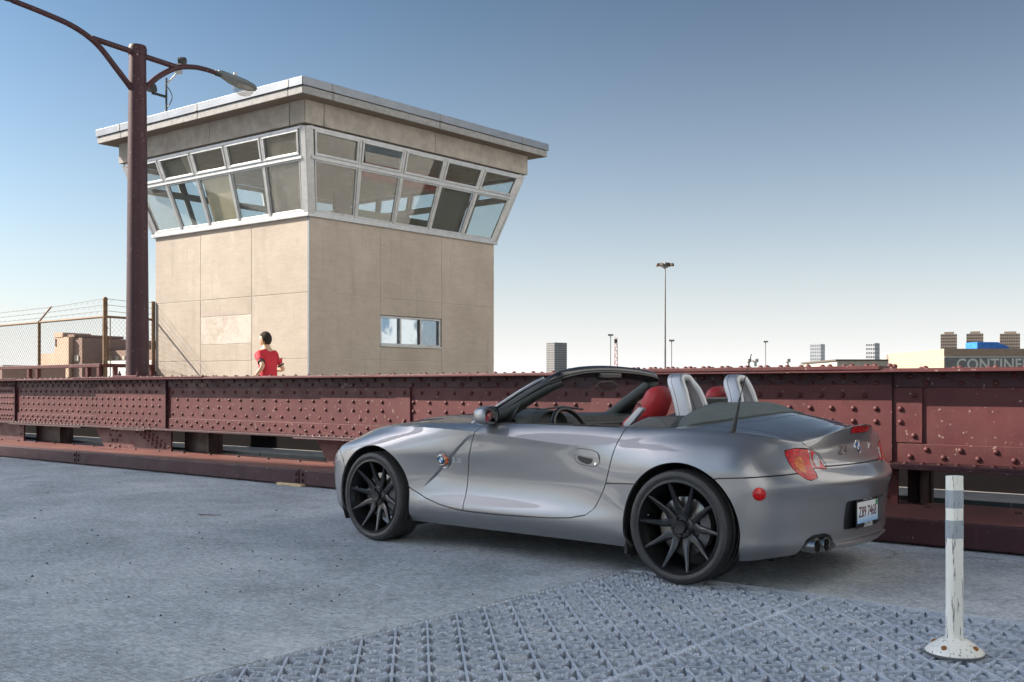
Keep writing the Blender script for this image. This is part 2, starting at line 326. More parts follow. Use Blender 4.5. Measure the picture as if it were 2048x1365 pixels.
# twig and timber strip
mb = MB(); p0 = G(-1.63, -2.16, 0.006)
mb.tube([(0, 0, 0), (0.05, -0.012, 0.004), (0.11, -0.018, 0.002), (0.19, -0.04, 0.005)], [0.004, 0.0035, 0.003, 0.002], 6); mb.tube([(0.02, -0.004, 0.002), (-0.02, 0.012, 0.006)], 0.0022, 5)
o = mb.build('twig', plain('twig_bark', (0.16, 0.07, 0.035), 0.8)); o.location = p0; tag(o, 'thin brown twig lying on the concrete road left of the car', 'twig')
mb = MB(); mb.lohi((-3.36, -0.05, 0.003), (-2.93, 0.03, 0.028))
o = gplace(mb.build('timber_strip', plain('raw_timber', (0.62, 0.46, 0.26), 0.7, var=0.2, vs=30), bevel=0.003)); tag(o, 'pale timber strip wedged under the maroon kerb beam', 'timber')

# ---------------------------------------------------------------- riveted plate girder
gird = empty('plate_girder', G0, GA); tag(gird, 'long maroon riveted steel plate girder behind the car', 'girder')
def gp(name, lo, hi, mat=MAROON, bevel=0.003): return MB().lohi(lo, hi).build(name, mat, gird, bevel=bevel)
SA, SB = -26.0, 9.0; WF = 0.80
gp('web_plate', (SA, WF, 0.51), (SB, WF + 0.03, 1.2))
gp('top_angle', (SA, WF - 0.016, 1.083), (SB, WF, 1.195), MAROON_D)  # darker paint carries the shade of the flange above
gp('bottom_angle', (SA, WF - 0.014, 0.512), (SB, WF - 0.0005, 0.655))
gp('top_flange', (SA, 0.61, 1.195), (SB, 1.0, 1.216))
gp('bottom_flange', (SA, 0.62, 0.487), (SB, 0.99, 0.511), MAROON_D)
for a, c, t in ((-9.25, -5.8, 0.016), (0.35, 3.1, 0.03), (-19, -11.2, 0.012)): gp('cover_plate', (a, 0.603, 1.2163), (c, 1.007, 1.2163 + t))
gp('cover_plate', (SA, 0.625, 1.2165), (-9.26, 0.985, 1.222)); gp('cover_plate', (-5.79, 0.625, 1.2165), (0.34, 0.985, 1.224)); gp('cover_plate', (3.11, 0.625, 1.2165), (SB, 0.985, 1.224))
for a, c in ((-11.4, -9.0), (-8.1, -7.2), (-3.9, -2.6), (3.0, 8.0)): gp('cover_plate', (a, 0.60, 0.470), (c, 1.01, 0.4865), MAROON_D)
side = [(-8.856, -6.935, 0.513, 1.135, 0.032), (0.33, 3.137, 0.513, 1.105, 0.030), (-3.613, -2.331, 0.657, 1.081, 0.013), (-2.331 + 0.006, -2.095, 0.657, 1.081, 0.022), (-26, -11.56, 0.513, 1.12, 0.026), (3.143, 3.361, 0.662, 1.079, 0.018)]
for a, c, z0, z1, t in side: gp('side_plate', (a, WF - t, z0), (c, WF - 0.0008, z1))
for s in (-11.526, -6.919): gp('stiffener', (s - 0.010, WF - 0.045, 0.513), (s + 0.010, WF - 0.0003, 1.193), MAROON_D)  # darker paint puts their shadowed side into the colour
gp('stiffener', (3.137, WF - 0.035, 0.513), (3.1425, WF, 1.193), MAROON_D)
gp('stiffener', (5.0, WF - 0.085, 0.513), (5.024, WF, 1.193), MAROON_D)
def gus(poly, t0=WF - 0.006, t1=WF + 0.02): return MB().prism(poly, t0, t1, lambda a, b_, h: (a, h, b_)).build('gusset_plate', MAROON, gird, bevel=0.003)
GZ0, GZ1 = 0.187, 0.4865; DARKM = steel_paint('maroon_shaded', (0.030, 0.016, 0.017))  # near-black maroon: pocket shade put into the floor beam and bracket colour
gus([(-8.92, 0.4695), (-8.64, GZ0), (-6.83, GZ0), (-6.83, 0.4695)]); gus([(-3.715, 0.4695), (-3.49, GZ0), (-1.6, GZ0), (-1.6, GZ1)][0:2] + [(-1.6, GZ0), (-1.6, 0.4695)])
gus([(1.5, GZ1), (1.75, GZ0), (3.175, GZ0), (3.175, GZ1)]); gus([(-14, GZ1), (-13.8, GZ0), (-11.27, GZ0), (-11.27, GZ1)]); gus([(6.7, 0.4695), (6.9, GZ0), (8.6, GZ0), (8.6, 0.4695)])
for a, c in ((-11.26, -10.11), (-6.82, -5.99), (-1.59, -0.75), (3.18, 3.36), (8.61, 8.9)): gp('floor_beam', (a, 1.0, 0.19), (c, 1.06, 0.4865), DARKM)
for a in (-10.12, -6.0, 3.345): gp('bracket', (a - 0.02, 0.84, 0.19), (a, 0.999, 0.4855), DARKM)
# rivet positions: (s, z, w) on the web side; on the flanges (s, w, z, up)
def wfront(s, z):
    t = 0.0
    if z > 1.083: t = 0.016
    elif z < 0.655: t = 0.014
    for a, c, z0, z1, tt in side:
        if a <= s <= c and z0 <= z <= z1: t = max(t, tt)
    return WF - t
RZ = [1.165, 1.112, 1.02, 0.918, 0.818, 0.716, 0.615, 0.558]; PH = [0, 1, 0, 1, 1, 0, 1, 0]
segs = [(-20, -11.62, 0.105, range(8)), (-11.40, -7.0, 0.175, range(8)), (-6.83, 0.25, 0.243, range(8)), (0.42, 3.09, 0.177, (0, 1, 2, 3, 4, 5, 7)), (3.24, 4.95, 0.243, (0, 1, 6, 7)), (5.08, 8.9, 0.243, (0, 1, 6, 7))]
riv = []
for a, c, d, rows in segs:
    for r in rows:
        s = a + 0.03 + (d / 2 if PH[r] else 0)
        while s < c:
            if not (-2.36 < s < -2.30): riv.append((s, RZ[r], 0))
            s += d
for s, z in ((3.30, 1.02), (3.20, 0.918), (3.20, 0.818), (3.30, 0.716)): riv.append((s, z, 0))
for s0, z0 in ((-7.72, 0.45), (-7.5, 0.45)):
    for k in range(6): riv.append((s0 + k * 0.10, z0 - 0.04 * k - 0.01, 2)); riv.append((s0 + 0.12 + k * 0.1, z0 - 0.04 * k, 2))
for s, z in ((-8.4, .45), (-8.27, .45), (-8.47, .37), (-8.2, .37), (-8.4, .3), (-8.27, .3), (-8.48, .22), (-8.2, .22), (-11.36, .45), (-11.36, .3), (-3.2, .44), (-3.3, .36), (-3.2, .28), (-3.3, .21), (-3.0, .42), (3.09, .43), (3.09, .34), (3.09, .25), (-3.0, .22)): riv.append((s, z, 2))
for a, c, d in ((-20, -11.5, 0.13), (-11.5, -6.9, 0.177), (-6.9, 0.35, 0.243), (3.12, 8.9, 0.243)):
    s = a + 0.06
    while s < c: riv.append((s, 0.66, 1)); riv.append((s + d / 2, 0.95, 1)); s += d
s = 0.40
while s < 3.08: riv.append((s, 0.645, 3)); riv.append((s + 0.09, 0.71, 3)); riv.append((s + 0.04, 0.96, 3)); s += 0.177
for a, c, d in ((-11.4, -9.0, 0.11), (-8.1, -7.0, 0.15), (-3.9, -2.6, 0.13), (0.4, 8, 0.123)):
    s = a + 0.05
    while s < c: riv.append((s, 0.66, 4)); s += d
def dome(r, h, n, k):
    mb = MB(); prof = [(r * math.sin(t), h * math.cos(t)) for t in [math.pi / 2 * (1 - i / k) for i in range(k + 1)]]
    prof[-1] = (0.0001, h); return mb.lathe([(r * 1.02, -0.004)] + prof, n)
RM = dome(0.0225, 0.0185, 10, 3).mesh('rivet', MAROON, smooth=60)
rf = (rad(90), 0, 0)
pos = []
for s, q, k in riv:
    if k == 0: L = (s, wfront(s, q), q); R = rf
    elif k == 2: L = (s, WF - 0.006, q); R = rf
    elif k == 1: L = (s, q, 1.2305 if -9.25 < s < -5.8 else 1.2235); R = (0, 0, 0)
    elif k == 3: L = (s, q, 1.2463); R = (0, 0, 0)
    else: L = (s, q, 0.511); R = (0, 0, 0)
    wp = G(*L); px = wp.x / wp.y
    pos.append((wp.y, L, R, k, abs(px) < 0.52))
pos.sort(key=lambda t: (not t[4], t[0]))
small = dome(0.0225, 0.0185, 7, 2); mbr = MB(); nsep = 0
car_q = lambda L: False
for i, (Y, L, R, k, vis) in enumerate(pos):
    hidden = (-1.9 < L[0] < 2.0 and L[2] < 0.80 and k != 1)
    if vis and not hidden and nsep < 300: share('rivet', RM, gird, L, R); nsep += 1
    else:
        if R == rf: mbr.add([(L[0] + x, L[1] - z, L[2] + y) for x, y, z in small.v], small.f)
        else: mbr.add([(L[0] + x, L[1] + y, L[2] + z) for x, y, z in small.v], small.f)
o = mbr.build('rivets', MAROON, gird, smooth=60); o['kind'] = 'stuff'

# kerb beam
m, nt, b = newmat('checker_plate_maroon'); v = coords(nt, 'Object', (1, 1, 1))
base = ramp(nt, noise(nt, 2.0, 6, 0.7, v), [(0.3, (0.125, 0.05, 0.046)), (0.7, (0.20, 0.085, 0.072))])
ck = nt.nodes.new('ShaderNodeTexChecker'); ck.inputs['Scale'].default_value = 38; mp = nt.nodes.new('ShaderNodeMapping'); mp.inputs['Rotation'].default_value = (0, 0, rad(45)); nt.links.new(v, mp.inputs[0]); nt.links.new(mp.outputs[0], ck.inputs[0])
nt.links.new(base, b.inputs['Base Color']); b.inputs['Roughness'].default_value = 0.42; bump(nt, b, ck.outputs['Fac'], 0.5, 0.003)
CHECK = m
kb = empty('kerb_beam', G0, GA); tag(kb, 'maroon steel kerb beam with tread plate top along the road edge', 'kerb beam')
js = [-26, -17.7, -12.84, -7.94, -3.03, 1.88, 6.8, 12]
bolt = MB().lathe([(0.021, 0), (0.021, 0.010), (0.016, 0.016), (0.001, 0.017)], 6).mesh('bolt', MAROON_D, smooth=30)
for a, c in zip(js[:-1], js[1:]):
    p = MB().lohi((a + 0.006, 0.0, 0.014), (c - 0.006, 0.775, 0.1855)).build('kerb_segment', MAROON_D, kb, bevel=0.012)
    q = MB().lohi((a + 0.012, 0.016, 0.1858), (c - 0.012, 1.09, 0.1885)).build('tread_plate', CHECK, p)
    for x in (a, c):
        for dz in (0.065, 0.135):
            share('bolt', bolt, kb, (x + (0.055 if x == a else -0.055), 0.0, dz), rf)
    s = a + 0.3
    while s < c - 0.2:
        share('bolt', bolt, kb, (s, 0.72, 0.1885)); s += 0.62
MB().lohi((-26, 0.10, 0.001), (12, 0.7, 0.0138)).build('base_pad', DARK, kb)

# ---------------------------------------------------------------- control house
HC = Vector((-3.705, 18.5, 0)); DL = Vector((-0.807, 0.5906, 0)); NL = Vector((-0.5906, -0.807, 0)); DR = Vector((0.6665, 0.7455, 0)); NR = Vector((0.7455, -0.6665, 0))
LL, LR = 4.646, 4.968
house = empty('control_house', HC); tag(house, 'tan stone bridge control house with slanted window band and flat roof', 'building')
plan = [Vector((0, 0, 0)), DR * LR, DR * LR + DL * LL, DL * LL]          # corner, right end, back, left end
def offs(d):
    """plan polygon moved outwards by d"""
    n = len(plan); out = []
    cen = sum(plan, Vector()) / n
    for i in range(n):
        a, p, c = plan[i - 1], plan[i], plan[(i + 1) % n]
        n1 = Vector(((p - a).y, -(p - a).x, 0)).normalized(); n2 = Vector(((c - p).y, -(c - p).x, 0)).normalized()
        if n1.dot(p - cen) < 0: n1 = -n1
        if n2.dot(p - cen) < 0: n2 = -n2
        out.append(p + (n1 + n2) * (d / (1 + n1.dot(n2))))
    return out
def slab(name, d, z0, z1, mat, bevel=0.006, parent=None):
    P = offs(d); mb = MB(); mb.prism([(p.x, p.y) for p in P], z0, z1); return mb.build(name, mat, parent or house, bevel=bevel)
def fl(a, z, h): p = DL * a + NL * h; return (p.x, p.y, z)
def fr(a, z, h): p = DR * a + NR * h; return (p.x, p.y, z)
def facebox(name, f, a0, a1, z0, z1, h0, h1, mat, parent=None, bevel=None):
    mb = MB(); mb.prism([(a0, z0), (a1, z0), (a1, z1), (a0, z1)], h0, h1, f); return mb.build(name, mat, parent or house, bevel=bevel)
slab('core_wall', -0.10, -4.0, 4.2, MORTAR, None)
g = 0.004; RZS = [-1.0, 1.613, 2.823, 4.215]
for c0, c1, ci in ((0, 1.583, 0), (1.583, 3.142, 1), (3.142, LL, 2)):
    rows = [-1.0, 1.60, 1.93, 2.485, 2.823, 4.215] if ci == 1 else RZS
    for z0, z1 in zip(rows[:-1], rows[1:]):
        facebox('wall_panel', fl, c0 + g + (0.012 if ci == 0 else 0), c1 - g, z0 + g, z1 - g, -0.1, 0.003 * random.random(), PANEL_P if z0 == 1.93 else PANEL, bevel=0.006)
for c0, c1, ci in ((0, 1.706, 0), (1.706, 3.371, 1), (3.371, LR, 2)):
    rows = [-1.0, 1.613, 1.905, 2.495, 2.823, 4.215] if ci == 1 else RZS
    for k, (z0, z1) in enumerate(zip(rows[:-1], rows[1:])):
        if ci == 1 and k == 2: continue
        facebox('wall_panel', fr, c0 + g + (0.012 if ci == 0 else 0), c1 - g, z0 + g, z1 - g, -0.1, 0.003 * random.random(), PANEL, bevel=0.006)
MB().prism([(-0.012, -0.012), (0.012, -0.012), (0.012, 0.012), (-0.012, 0.012)], -1, 4.2, lambda a, b_, h: ((DL * a + NL * (0.004 + 0 * b_) + NR * b_).x, (DL * a + NL * 0.004 + NR * b_).y, h)).build('corner_trim', plain('lead_trim', (0.16, 0.18, 0.21), 0.5, 0.4), house)
# joint fillers, a little behind the panel faces
facebox('joint_filler', fl, 0.012, LL, -1.0, 4.214, -0.09, -0.005, MORTAR)
for a0_, a1_, z0_, z1_ in ((0.012, 1.70, -1.0, 4.214), (3.38, LR, -1.0, 4.214), (1.70, 3.38, -1.0, 1.88), (1.70, 3.38, 2.50, 4.214)): facebox('joint_filler', fr, a0_, a1_, z0_, z1_, -0.09, -0.005, MORTAR)
# window low in the right wall
w1 = empty('window', (0, 0, 0), 0, house)
facebox('reveal', fr, 1.72, 3.36, 1.912, 2.488, -0.099, -0.09, DARK, w1)
for a in (1.724, 2.24, 2.79, 3.32): facebox('frame', fr, a, a + 0.04, 1.955, 2.45, -0.08, -0.02, ALU, w1)
facebox('frame', fr, 1.724, 3.36, 1.915, 1.953, -0.08, -0.02, ALU, w1); facebox('frame', fr, 1.724, 3.36, 2.452, 2.486, -0.08, -0.02, ALU, w1)
facebox('sill', fr, 1.70, 3.38, 1.885, 1.913, -0.08, 0.035, ALU, w1)
MIRR, nt, b = newmat('reflective_pane'); b.inputs['Base Color'].default_value = (0.30, 0.36, 0.42, 1); b.inputs['Metallic'].default_value = 0.85; b.inputs['Roughness'].default_value = 0.06
bump(nt, b, noise(nt, 2.2, 2, 0.5, coords(nt)), 0.12, 0.05)
for a in (1.765, 2.281, 2.831): facebox('pane', fr, a, a + 0.47, 1.955, 2.45, -0.072, -0.066, MIRR, w1)
# slanted window band
ZB0, ZB1, D0, D1 = 4.262, 5.715, 0.03, 0.45
slab('sill_band', 0.055, 4.2, 4.262, ALU)
Pb, Pt = offs(D0), offs(D1)
def bandpt(i, a, v, out=0.0):
    j = (i + 1) % 4
    p = Pb[i].lerp(Pb[j], a).lerp(Pt[i].lerp(Pt[j], a), v)
    e = (plan[j] - plan[i]); n = Vector((e.y, -e.x, 0)).normalized()
    if n.dot(plan[i] - sum(plan, Vector()) / 4) < 0: n = -n
    return Vector((p.x, p.y, ZB0 + (ZB1 - ZB0) * v)) + n * out, n
def rail(mb, i, a0, v0, a1, v1, wid, o0, o1):
    """a bar in the band plane from (a0, v0) to (a1, v1), wid across, from o0 to o1 outwards"""
    p0, n = bandpt(i, a0, v0); p1, _ = bandpt(i, a1, v1); t = (p1 - p0).normalized(); q = t.cross(n).normalized() * (wid / 2)
    P = []
    for o in (o0, o1):
        for p in (p0, p1):
            for sg in (-1, 1): P.append(p + n * o + q * sg)
    mb.add(P, [(0, 1, 3, 2), (4, 6, 7, 5), (0, 2, 6, 4), (1, 5, 7, 3), (0, 4, 5, 1), (2, 3, 7, 6)])
NC = 5; EM = 0.026; VT = 0.655
blinds_l = {(4, 0): BOARD_D, (0, 0): None, (2, 0): BOARD, (4, 1): BOARD_D, (1, 1): BOARD_D}
faces = [0, 1, 2, 3]     # 0 right face (corner to right end), 1 back right, 2 back left, 3 left face (left end to corner)
for i in faces:
    fname = 'window'
    for a in (0, 1):
        mb = MB(); rail(mb, i, abs(a - 0.014), 0, abs(a - 0.014), 1, 0.17, -0.05, 0.012); mb.build('corner_mullion', ALU, house, bevel=0.004)
    mb = MB(); rail(mb, i, 0.02, VT, 0.98, VT, 0.075, -0.05, 0.020); mb.build('transom', ALU, house, bevel=0.004)
    mb = MB(); rail(mb, i, 0.02, 0.012, 0.98, 0.012, 0.05, -0.05, 0.016); mb.build('bottom_rail', ALU, house, bevel=0.004)
    mb = MB(); rail(mb, i, 0.02, 0.985, 0.98, 0.985, 0.05, -0.05, 0.016); mb.build('top_rail', ALU, house, bevel=0.004)
    cw = (1 - 2 * EM) / NC
    for c in range(1, NC):
        a = EM + c * cw
        mb = MB(); rail(mb, i, a, 0.02, a, 0.985, 0.055, -0.05, 0.018); mb.build('mullion', ALU, house, bevel=0.004)
    for c in range(NC):
        for r, (v0, v1) in enumerate(((0.03, VT - 0.025), (VT + 0.025, 0.97))):
            a0, a1 = EM + c * cw + 0.006, EM + (c + 1) * cw - 0.006
            wnd = empty('window', (0, 0, 0), 0, house)
            tilt = 0.10 if (i == 0 and r == 1 and c == 1) else 0.0
            mb = MB(); o = 0.0
            fw = 0.03 if r == 0 else 0.045
            da = fw / 2 / 4.8; dv = fw / 2 / 1.5
            for (x0, y0, x1, y1) in ((a0 + da, v0, a0 + da, v1), (a1 - da, v0, a1 - da, v1), (a0, v0 + dv, a1, v0 + dv), (a0, v1 - dv, a1, v1 - dv)):
                rail(mb, i, x0, y0, x1, y1, fw, -0.03 + tilt * (1 - (y0 + y1) / 2) * 0, 0.024 if r else 0.008)
            mb.build('sash', ALU, wnd, bevel=0.003)
            dirty = (i == 3 and c in (0, 4)) or (i == 0 and c in (0,))
            P = [bandpt(i, x, y, -0.012 + (tilt * (v1 - y) / (v1 - v0)))[0] for x, y in ((a0 + 2 * da, v0 + 2 * dv), (a1 - 2 * da, v0 + 2 * dv), (a1 - 2 * da, v1 - 2 * dv), (a0 + 2 * da, v1 - 2 * dv))]
            Q = [p - bandpt(i, 0.5, 0.5)[1] * 0.006 for p in P]
            MB().add(P + Q, [(0, 1, 2, 3), (7, 6, 5, 4), (0, 4, 5, 1), (1, 5, 6, 2), (2, 6, 7, 3), (3, 7, 4, 0)]).build('pane', PANE_D if dirty else PANE, wnd)
            bm_ = None
            if i == 3: bm_ = blinds_l.get((c, r))
            if i == 0 and (c, r) == (3, 0): bm_ = DARK
            if bm_:
                P = [bandpt(i, x, y, -0.09)[0] for x, y in ((a0, v0), (a1, v0), (a1, v1), (a0, v1))]; Q = [p - bandpt(i, 0.5, 0.5)[1] * 0.01 for p in P]
                MB().add(P + Q, [(0, 1, 2, 3), (7, 6, 5, 4), (0, 4, 5, 1), (1, 5, 6, 2), (2, 6, 7, 3), (3, 7, 4, 0)]).build('blind', bm_, wnd)
slab('room_floor', -0.06, 4.19, 4.262, INT_CREAM, None)
slab('ceiling', 0.30, 5.73, 5.80, INT_GREEN, None)
slab('frieze_core', 0.36, 5.725, 6.16, FRIEZE, None)
# frieze stones: separate blocks with joints
Pf = offs(0.50); Pf2 = offs(0.37)
for i in range(4):
    j = (i + 1) % 4; cuts = [0, 0.07, 0.53, 0.93, 1.0]
    for a0, a1 in zip(cuts[:-1], cuts[1:]):
        q = [Pf[i].lerp(Pf[j], a0 + 0.001), Pf[i].lerp(Pf[j], a1 - 0.001), Pf2[i].lerp(Pf2[j], a1 - 0.001), Pf2[i].lerp(Pf2[j], a0 + 0.001)]
        MB().prism([(p.x, p.y) for p in q], 5.745, 6.155).build('frieze_block', FRIEZE, house, bevel=0.004)
roof = slab('roof', 0.76, 6.165, 6.40, CONC, None)
slab('soffit', 0.765, 6.15, 6.166, SOFFIT, None, roof)
Pe = offs(0.79); Pe1 = offs(0.765); Pu = offs(0.815)
for i in range(4):
    j = (i + 1) % 4; cuts = [0, 0.10, 0.50, 0.87, 1.0] if i == 0 else [0, 0.135, 0.535, 0.94, 1.0]
    for a0, a1 in zip(cuts[:-1], cuts[1:]):
        e = 0.0012
        for nm, A, B, z0, z1, mt in (('fascia_stone', Pe, Pe1, 6.149, 6.275, FASCIA_L), ('fascia_cap', Pu, Pe1, 6.285, 6.43, FASCIA)):
            q = [A[i].lerp(A[j], a0 + e), A[i].lerp(A[j], a1 - e), B[i].lerp(B[j], a1 - e), B[i].lerp(B[j], a0 + e)]
            MB().prism([(p.x, p.y) for p in q], z0, z1).build(nm, mt, roof, bevel=0.004)
        if 0.02 < a0:
            p = Pu[i].lerp(Pu[j], a0); t = (Pu[j] - Pu[i]).normalized()
            MB().box((p.x, p.y, 6.36), (0.05, 0.012, 0.13), math.atan2(t.y, t.x)).build('fascia_clip', plain('clip', (0.2, 0.2, 0.2), 0.5, 0.3) if i == 0 and a0 < 0.2 else bpy.data.materials['clip'], roof)
slab('roof_top', 0.78, 6.402, 6.425, CONC, None, roof)
# things in the room
def inroom(name, a, b_, z0, z1, dx, dy, mat):
    c = DR * a + DL * b_; return MB().box((c.x, c.y, (z0 + z1) / 2), (dx, dy, z1 - z0), math.atan2(DR.y, DR.x)).build(name, mat, house, bevel=0.01)
inroom('partition', 2.3, 3.3, 4.262, 5.73, 0.5, 0.8, INT_GREEN); inroom('control_desk', 2.6, 0.9, 4.262, 4.62, 2.2, 0.6, plain('desk_paint', (0.10, 0.11, 0.09), 0.5))
inroom('locker', 0.9, 1.5, 4.262, 5.2, 0.4, 0.4, INT_CREAM); inroom('red_beam', 3.6, 1.2, 5.40, 5.72, 2.6, 0.3, plain('red_beam', (0.35, 0.02, 0.025), 0.5))
inroom('chair_back', 2.2, 1.6, 4.75, 5.12, 0.4, 0.1, DARK)

# mast with sensors on the roof, and a row of concrete blocks
rp = DL * 4.5 + DR * 0.15; rm = empty('sensor_mast', HC + rp + Vector((0, 0, 6.425)))
tag(rm, 'thin dark mast with camera heads and looped cable on the control house roof', 'camera mast')
mb = MB(); mb.tube([(0, 0, 0), (0.0, 0, 1.14)], 0.022, 8); mb.build('pole', DARK, rm, smooth=40)
mb = MB(); mb.tube([(0, 0, 1.0), (0.14, 0.02, 1.16), (0.22, 0.03, 1.26)], 0.02, 8); mb.box((0.25, 0.03, 1.34), (0.13, 0.1, 0.2)); mb.build('camera_bracket', ALU, rm, bevel=0.005)
mb = MB(); mb.lathe([(0.001, -0.09), (0.075, -0.08), (0.085, 0), (0.08, 0.06), (0.06, 0.075), (0.001, 0.078)], 16, lambda x, y, h: (0.33 + h, 0.03 + x, 1.50 + y)); mb.build('camera_head', DARK, rm, smooth=40)
mb = MB(); mb.tube([(0, 0, 0.74), (-0.2, 0, 0.80), (-0.30, 0, 0.82)], 0.028, 8); mb.lathe([(0.10, 0.0), (0.105, 0.05), (0.08, 0.14), (0.03, 0.17), (0.02, 0.24), (0.001, 0.241)], 16, lambda x, y, h: (-0.30 + x, y, 0.86 + h)); mb.build('siren_head', DARK, rm, smooth=40)
mb = MB()
mb.tube([(0.02 + 0.09 * math.sin(t * 1.0), 0.03, 0.95 - 0.13 * t) for t in np.linspace(0, 7, 40)], 0.010, 6)
mb.tube([(-0.05 + 0.14 * math.cos(t), 0.1 * math.sin(t), 0.05 + 0.01 * t) for t in np.linspace(0, 6.2, 24)], 0.010, 6); mb.build('cable', DARK, rm, smooth=60)
BLK = plain('block_concrete', (0.30, 0.25, 0.20), 0.9, var=0.2, vs=8)
for k in range(3):
    c = DL * (4.62 + 0.43 * (k + 0.6)) + DR * 0.1
    o = MB(); o.box((0, 0, 0.10), (0.19, 0.40, 0.05)); o.box((0, 0, -0.02), (0.19, 0.40, 0.05)); o.box((0, -0.17, 0.04), (0.19, 0.05, 0.07)); o.box((0, 0.17, 0.04), (0.19, 0.05, 0.07)); o.box((0, 0.0, 0.04), (0.19, 0.05, 0.07))
    b_ = o.build('concrete_block', BLK); b_.location = HC + c + Vector((0, 0, 6.475)); b_.rotation_euler = (0, 0, math.atan2(DL.y, DL.x) + rad(90))
    tag(b_, ['hollow concrete block on the roof nearest the sensor mast', 'hollow concrete block in the middle of the row on the roof', 'hollow concrete block on the roof farthest from the sensor mast'][k], 'block', 'concrete blocks weighing down the control house roof')

# ---------------------------------------------------------------- street lamp on the girder
LPB = G(-7.717, 0.80, 1.2325); lamp = empty('street_lamp', LPB, GA); tag(lamp, 'tall maroon tapered lamp post with two curved arms standing on the girder', 'street lamp')
mb = MB(); mb.lathe([(0.163, 0.02), (0.152, 1.2), (0.140, 2.6), (0.128, 3.9), (0.118, 4.72)], 40); mb.build('post', MAROON_D, lamp, smooth=40)
mb = MB(); mb.lathe([(0.126, 4.66), (0.130, 4.67), (0.130, 4.76), (0.118, 4.80), (0.001, 4.805)], 32); mb.build('cap', MAROON_D, lamp, smooth=30)
mb = MB(); mb.box((0, 0, 0.010), (0.62, 0.40, 0.024)); mb.build('base_plate', MAROON, lamp, bevel=0.003)
nut = MB().lathe([(0.026, 0), (0.026, 0.03), (0.012, 0.034), (0.012, 0.065), (0.001, 0.066)], 6).mesh('anchor_nut', MAROON_D, smooth=30)
for x in (-0.25, 0.25):
    for y in (-0.14, 0.14): share('anchor_nut', nut, lamp, (x, y, 0.022))
LB = LPB.z
def arm(sg, pts, sp, end):
    mb = MB(); P = [(0, sg * t, z - LB) for t, z in pts]
    # smooth the arm path
    Q = []
    for i in range(len(P) - 1):
        p0, p1, p2, p3 = [Vector(P[max(0, min(len(P) - 1, i + d))]) for d in (-1, 0, 1, 2)]
        for k in range(6):
            t = k / 6; Q.append(0.5 * ((2 * p1) + (p2 - p0) * t + (2 * p0 - 5 * p1 + 4 * p2 - p3) * t * t + (3 * p1 - p0 - 3 * p2 + p3) * t ** 3))
    Q.append(Vector(P[-1])); mb.tube(Q, [0.043 - 0.008 * i / len(Q) for i in range(len(Q))], 12); mb.build('arm', MAROON_D, lamp, smooth=50)
    MB().tube([(0, sg * 0.08, sp[0] - LB), (0, sg * sp[1], sp[2] - LB)], 0.040, 12).build('brace', MAROON_D, lamp, smooth=50)
    h = empty('luminaire', (0, sg * end[0], end[1] - LB), 0, lamp); h.rotation_euler = (rad(-9) * sg, 0, 0)
    LUM = bpy.data.materials.get('lamp_housing') or plain('lamp_housing', (0.17, 0.20, 0.215), 0.5, 0.4)
    mb = MB(); prof = [(-0.02, 0.05, 0.045), (0.05, 0.085, 0.065), (0.25, 0.12, 0.075), (0.45, 0.15, 0.08), (0.60, 0.14, 0.065), (0.68, 0.08, 0.035), (0.70, 0.02, 0.012)]
    n = 14; vs = []
    for t, wd, ht in prof:
        for k in range(n):
            a = math.pi * k / (n - 1); vs.append((wd * math.cos(a), sg * t, ht * math.sin(a)))
        for k in range(1, 4): vs.append((-wd + 2 * wd * k / 4, sg * t, -0.012 - 0.05 * math.sin(math.pi * min(1, max(0, t / 0.7)))))
    nn = n + 3
    fs = [(i * nn + k, i * nn + (k + 1) % nn, (i + 1) * nn + (k + 1) % nn, (i + 1) * nn + k) for i in range(len(prof) - 1) for k in range(nn)] + [tuple(range(nn)), tuple(range((len(prof) - 1) * nn, len(prof) * nn))]
    mb.add(vs, fs); mb.build('housing', LUM, h, smooth=40)
    mb = MB(); mb.lathe([(0.132, 0), (0.128, -0.05), (0.105, -0.095), (0.06, -0.125), (0.001, -0.135)], 20, lambda x, y, z: (x, sg * 0.47 + y * 1.35, z - 0.035)); mb.build('lens', bpy.data.materials.get('lamp_lens') or glass('lamp_lens', (0.78, 0.76, 0.72), 1.0, 0.35), h, smooth=60)
    mb = MB(); mb.lathe([(0.03, 0), (0.033, 0.05), (0.028, 0.055), (0.001, 0.056)], 12, lambda x, y, z: (x, sg * 0.30 + y, z + 0.075)); mb.build('photocell', ALU, h, smooth=30)
    MB().tube([(0, sg * -0.06, -0.01), (0, sg * 0.04, 0.0)], 0.045, 10).build('clamp', DARK, h)
zc = lambda y, Y: 1.079 + (775.6 - y) * Y / 2032
arm(-1, [(0.10, 5.40), (0.32, 5.62), (0.62, 5.90), (0.95, 6.05), (1.35, 6.12), (1.80, 6.17)], (5.93, 0.70, 5.965), (1.84, 6.19))
arm(1, [(0.10, 5.43), (0.35, 5.68), (0.64, 5.87), (0.92, 5.95), (1.15, 5.965), (1.32, 5.955)], (5.91, 0.66, 5.88), (1.36, 5.96))
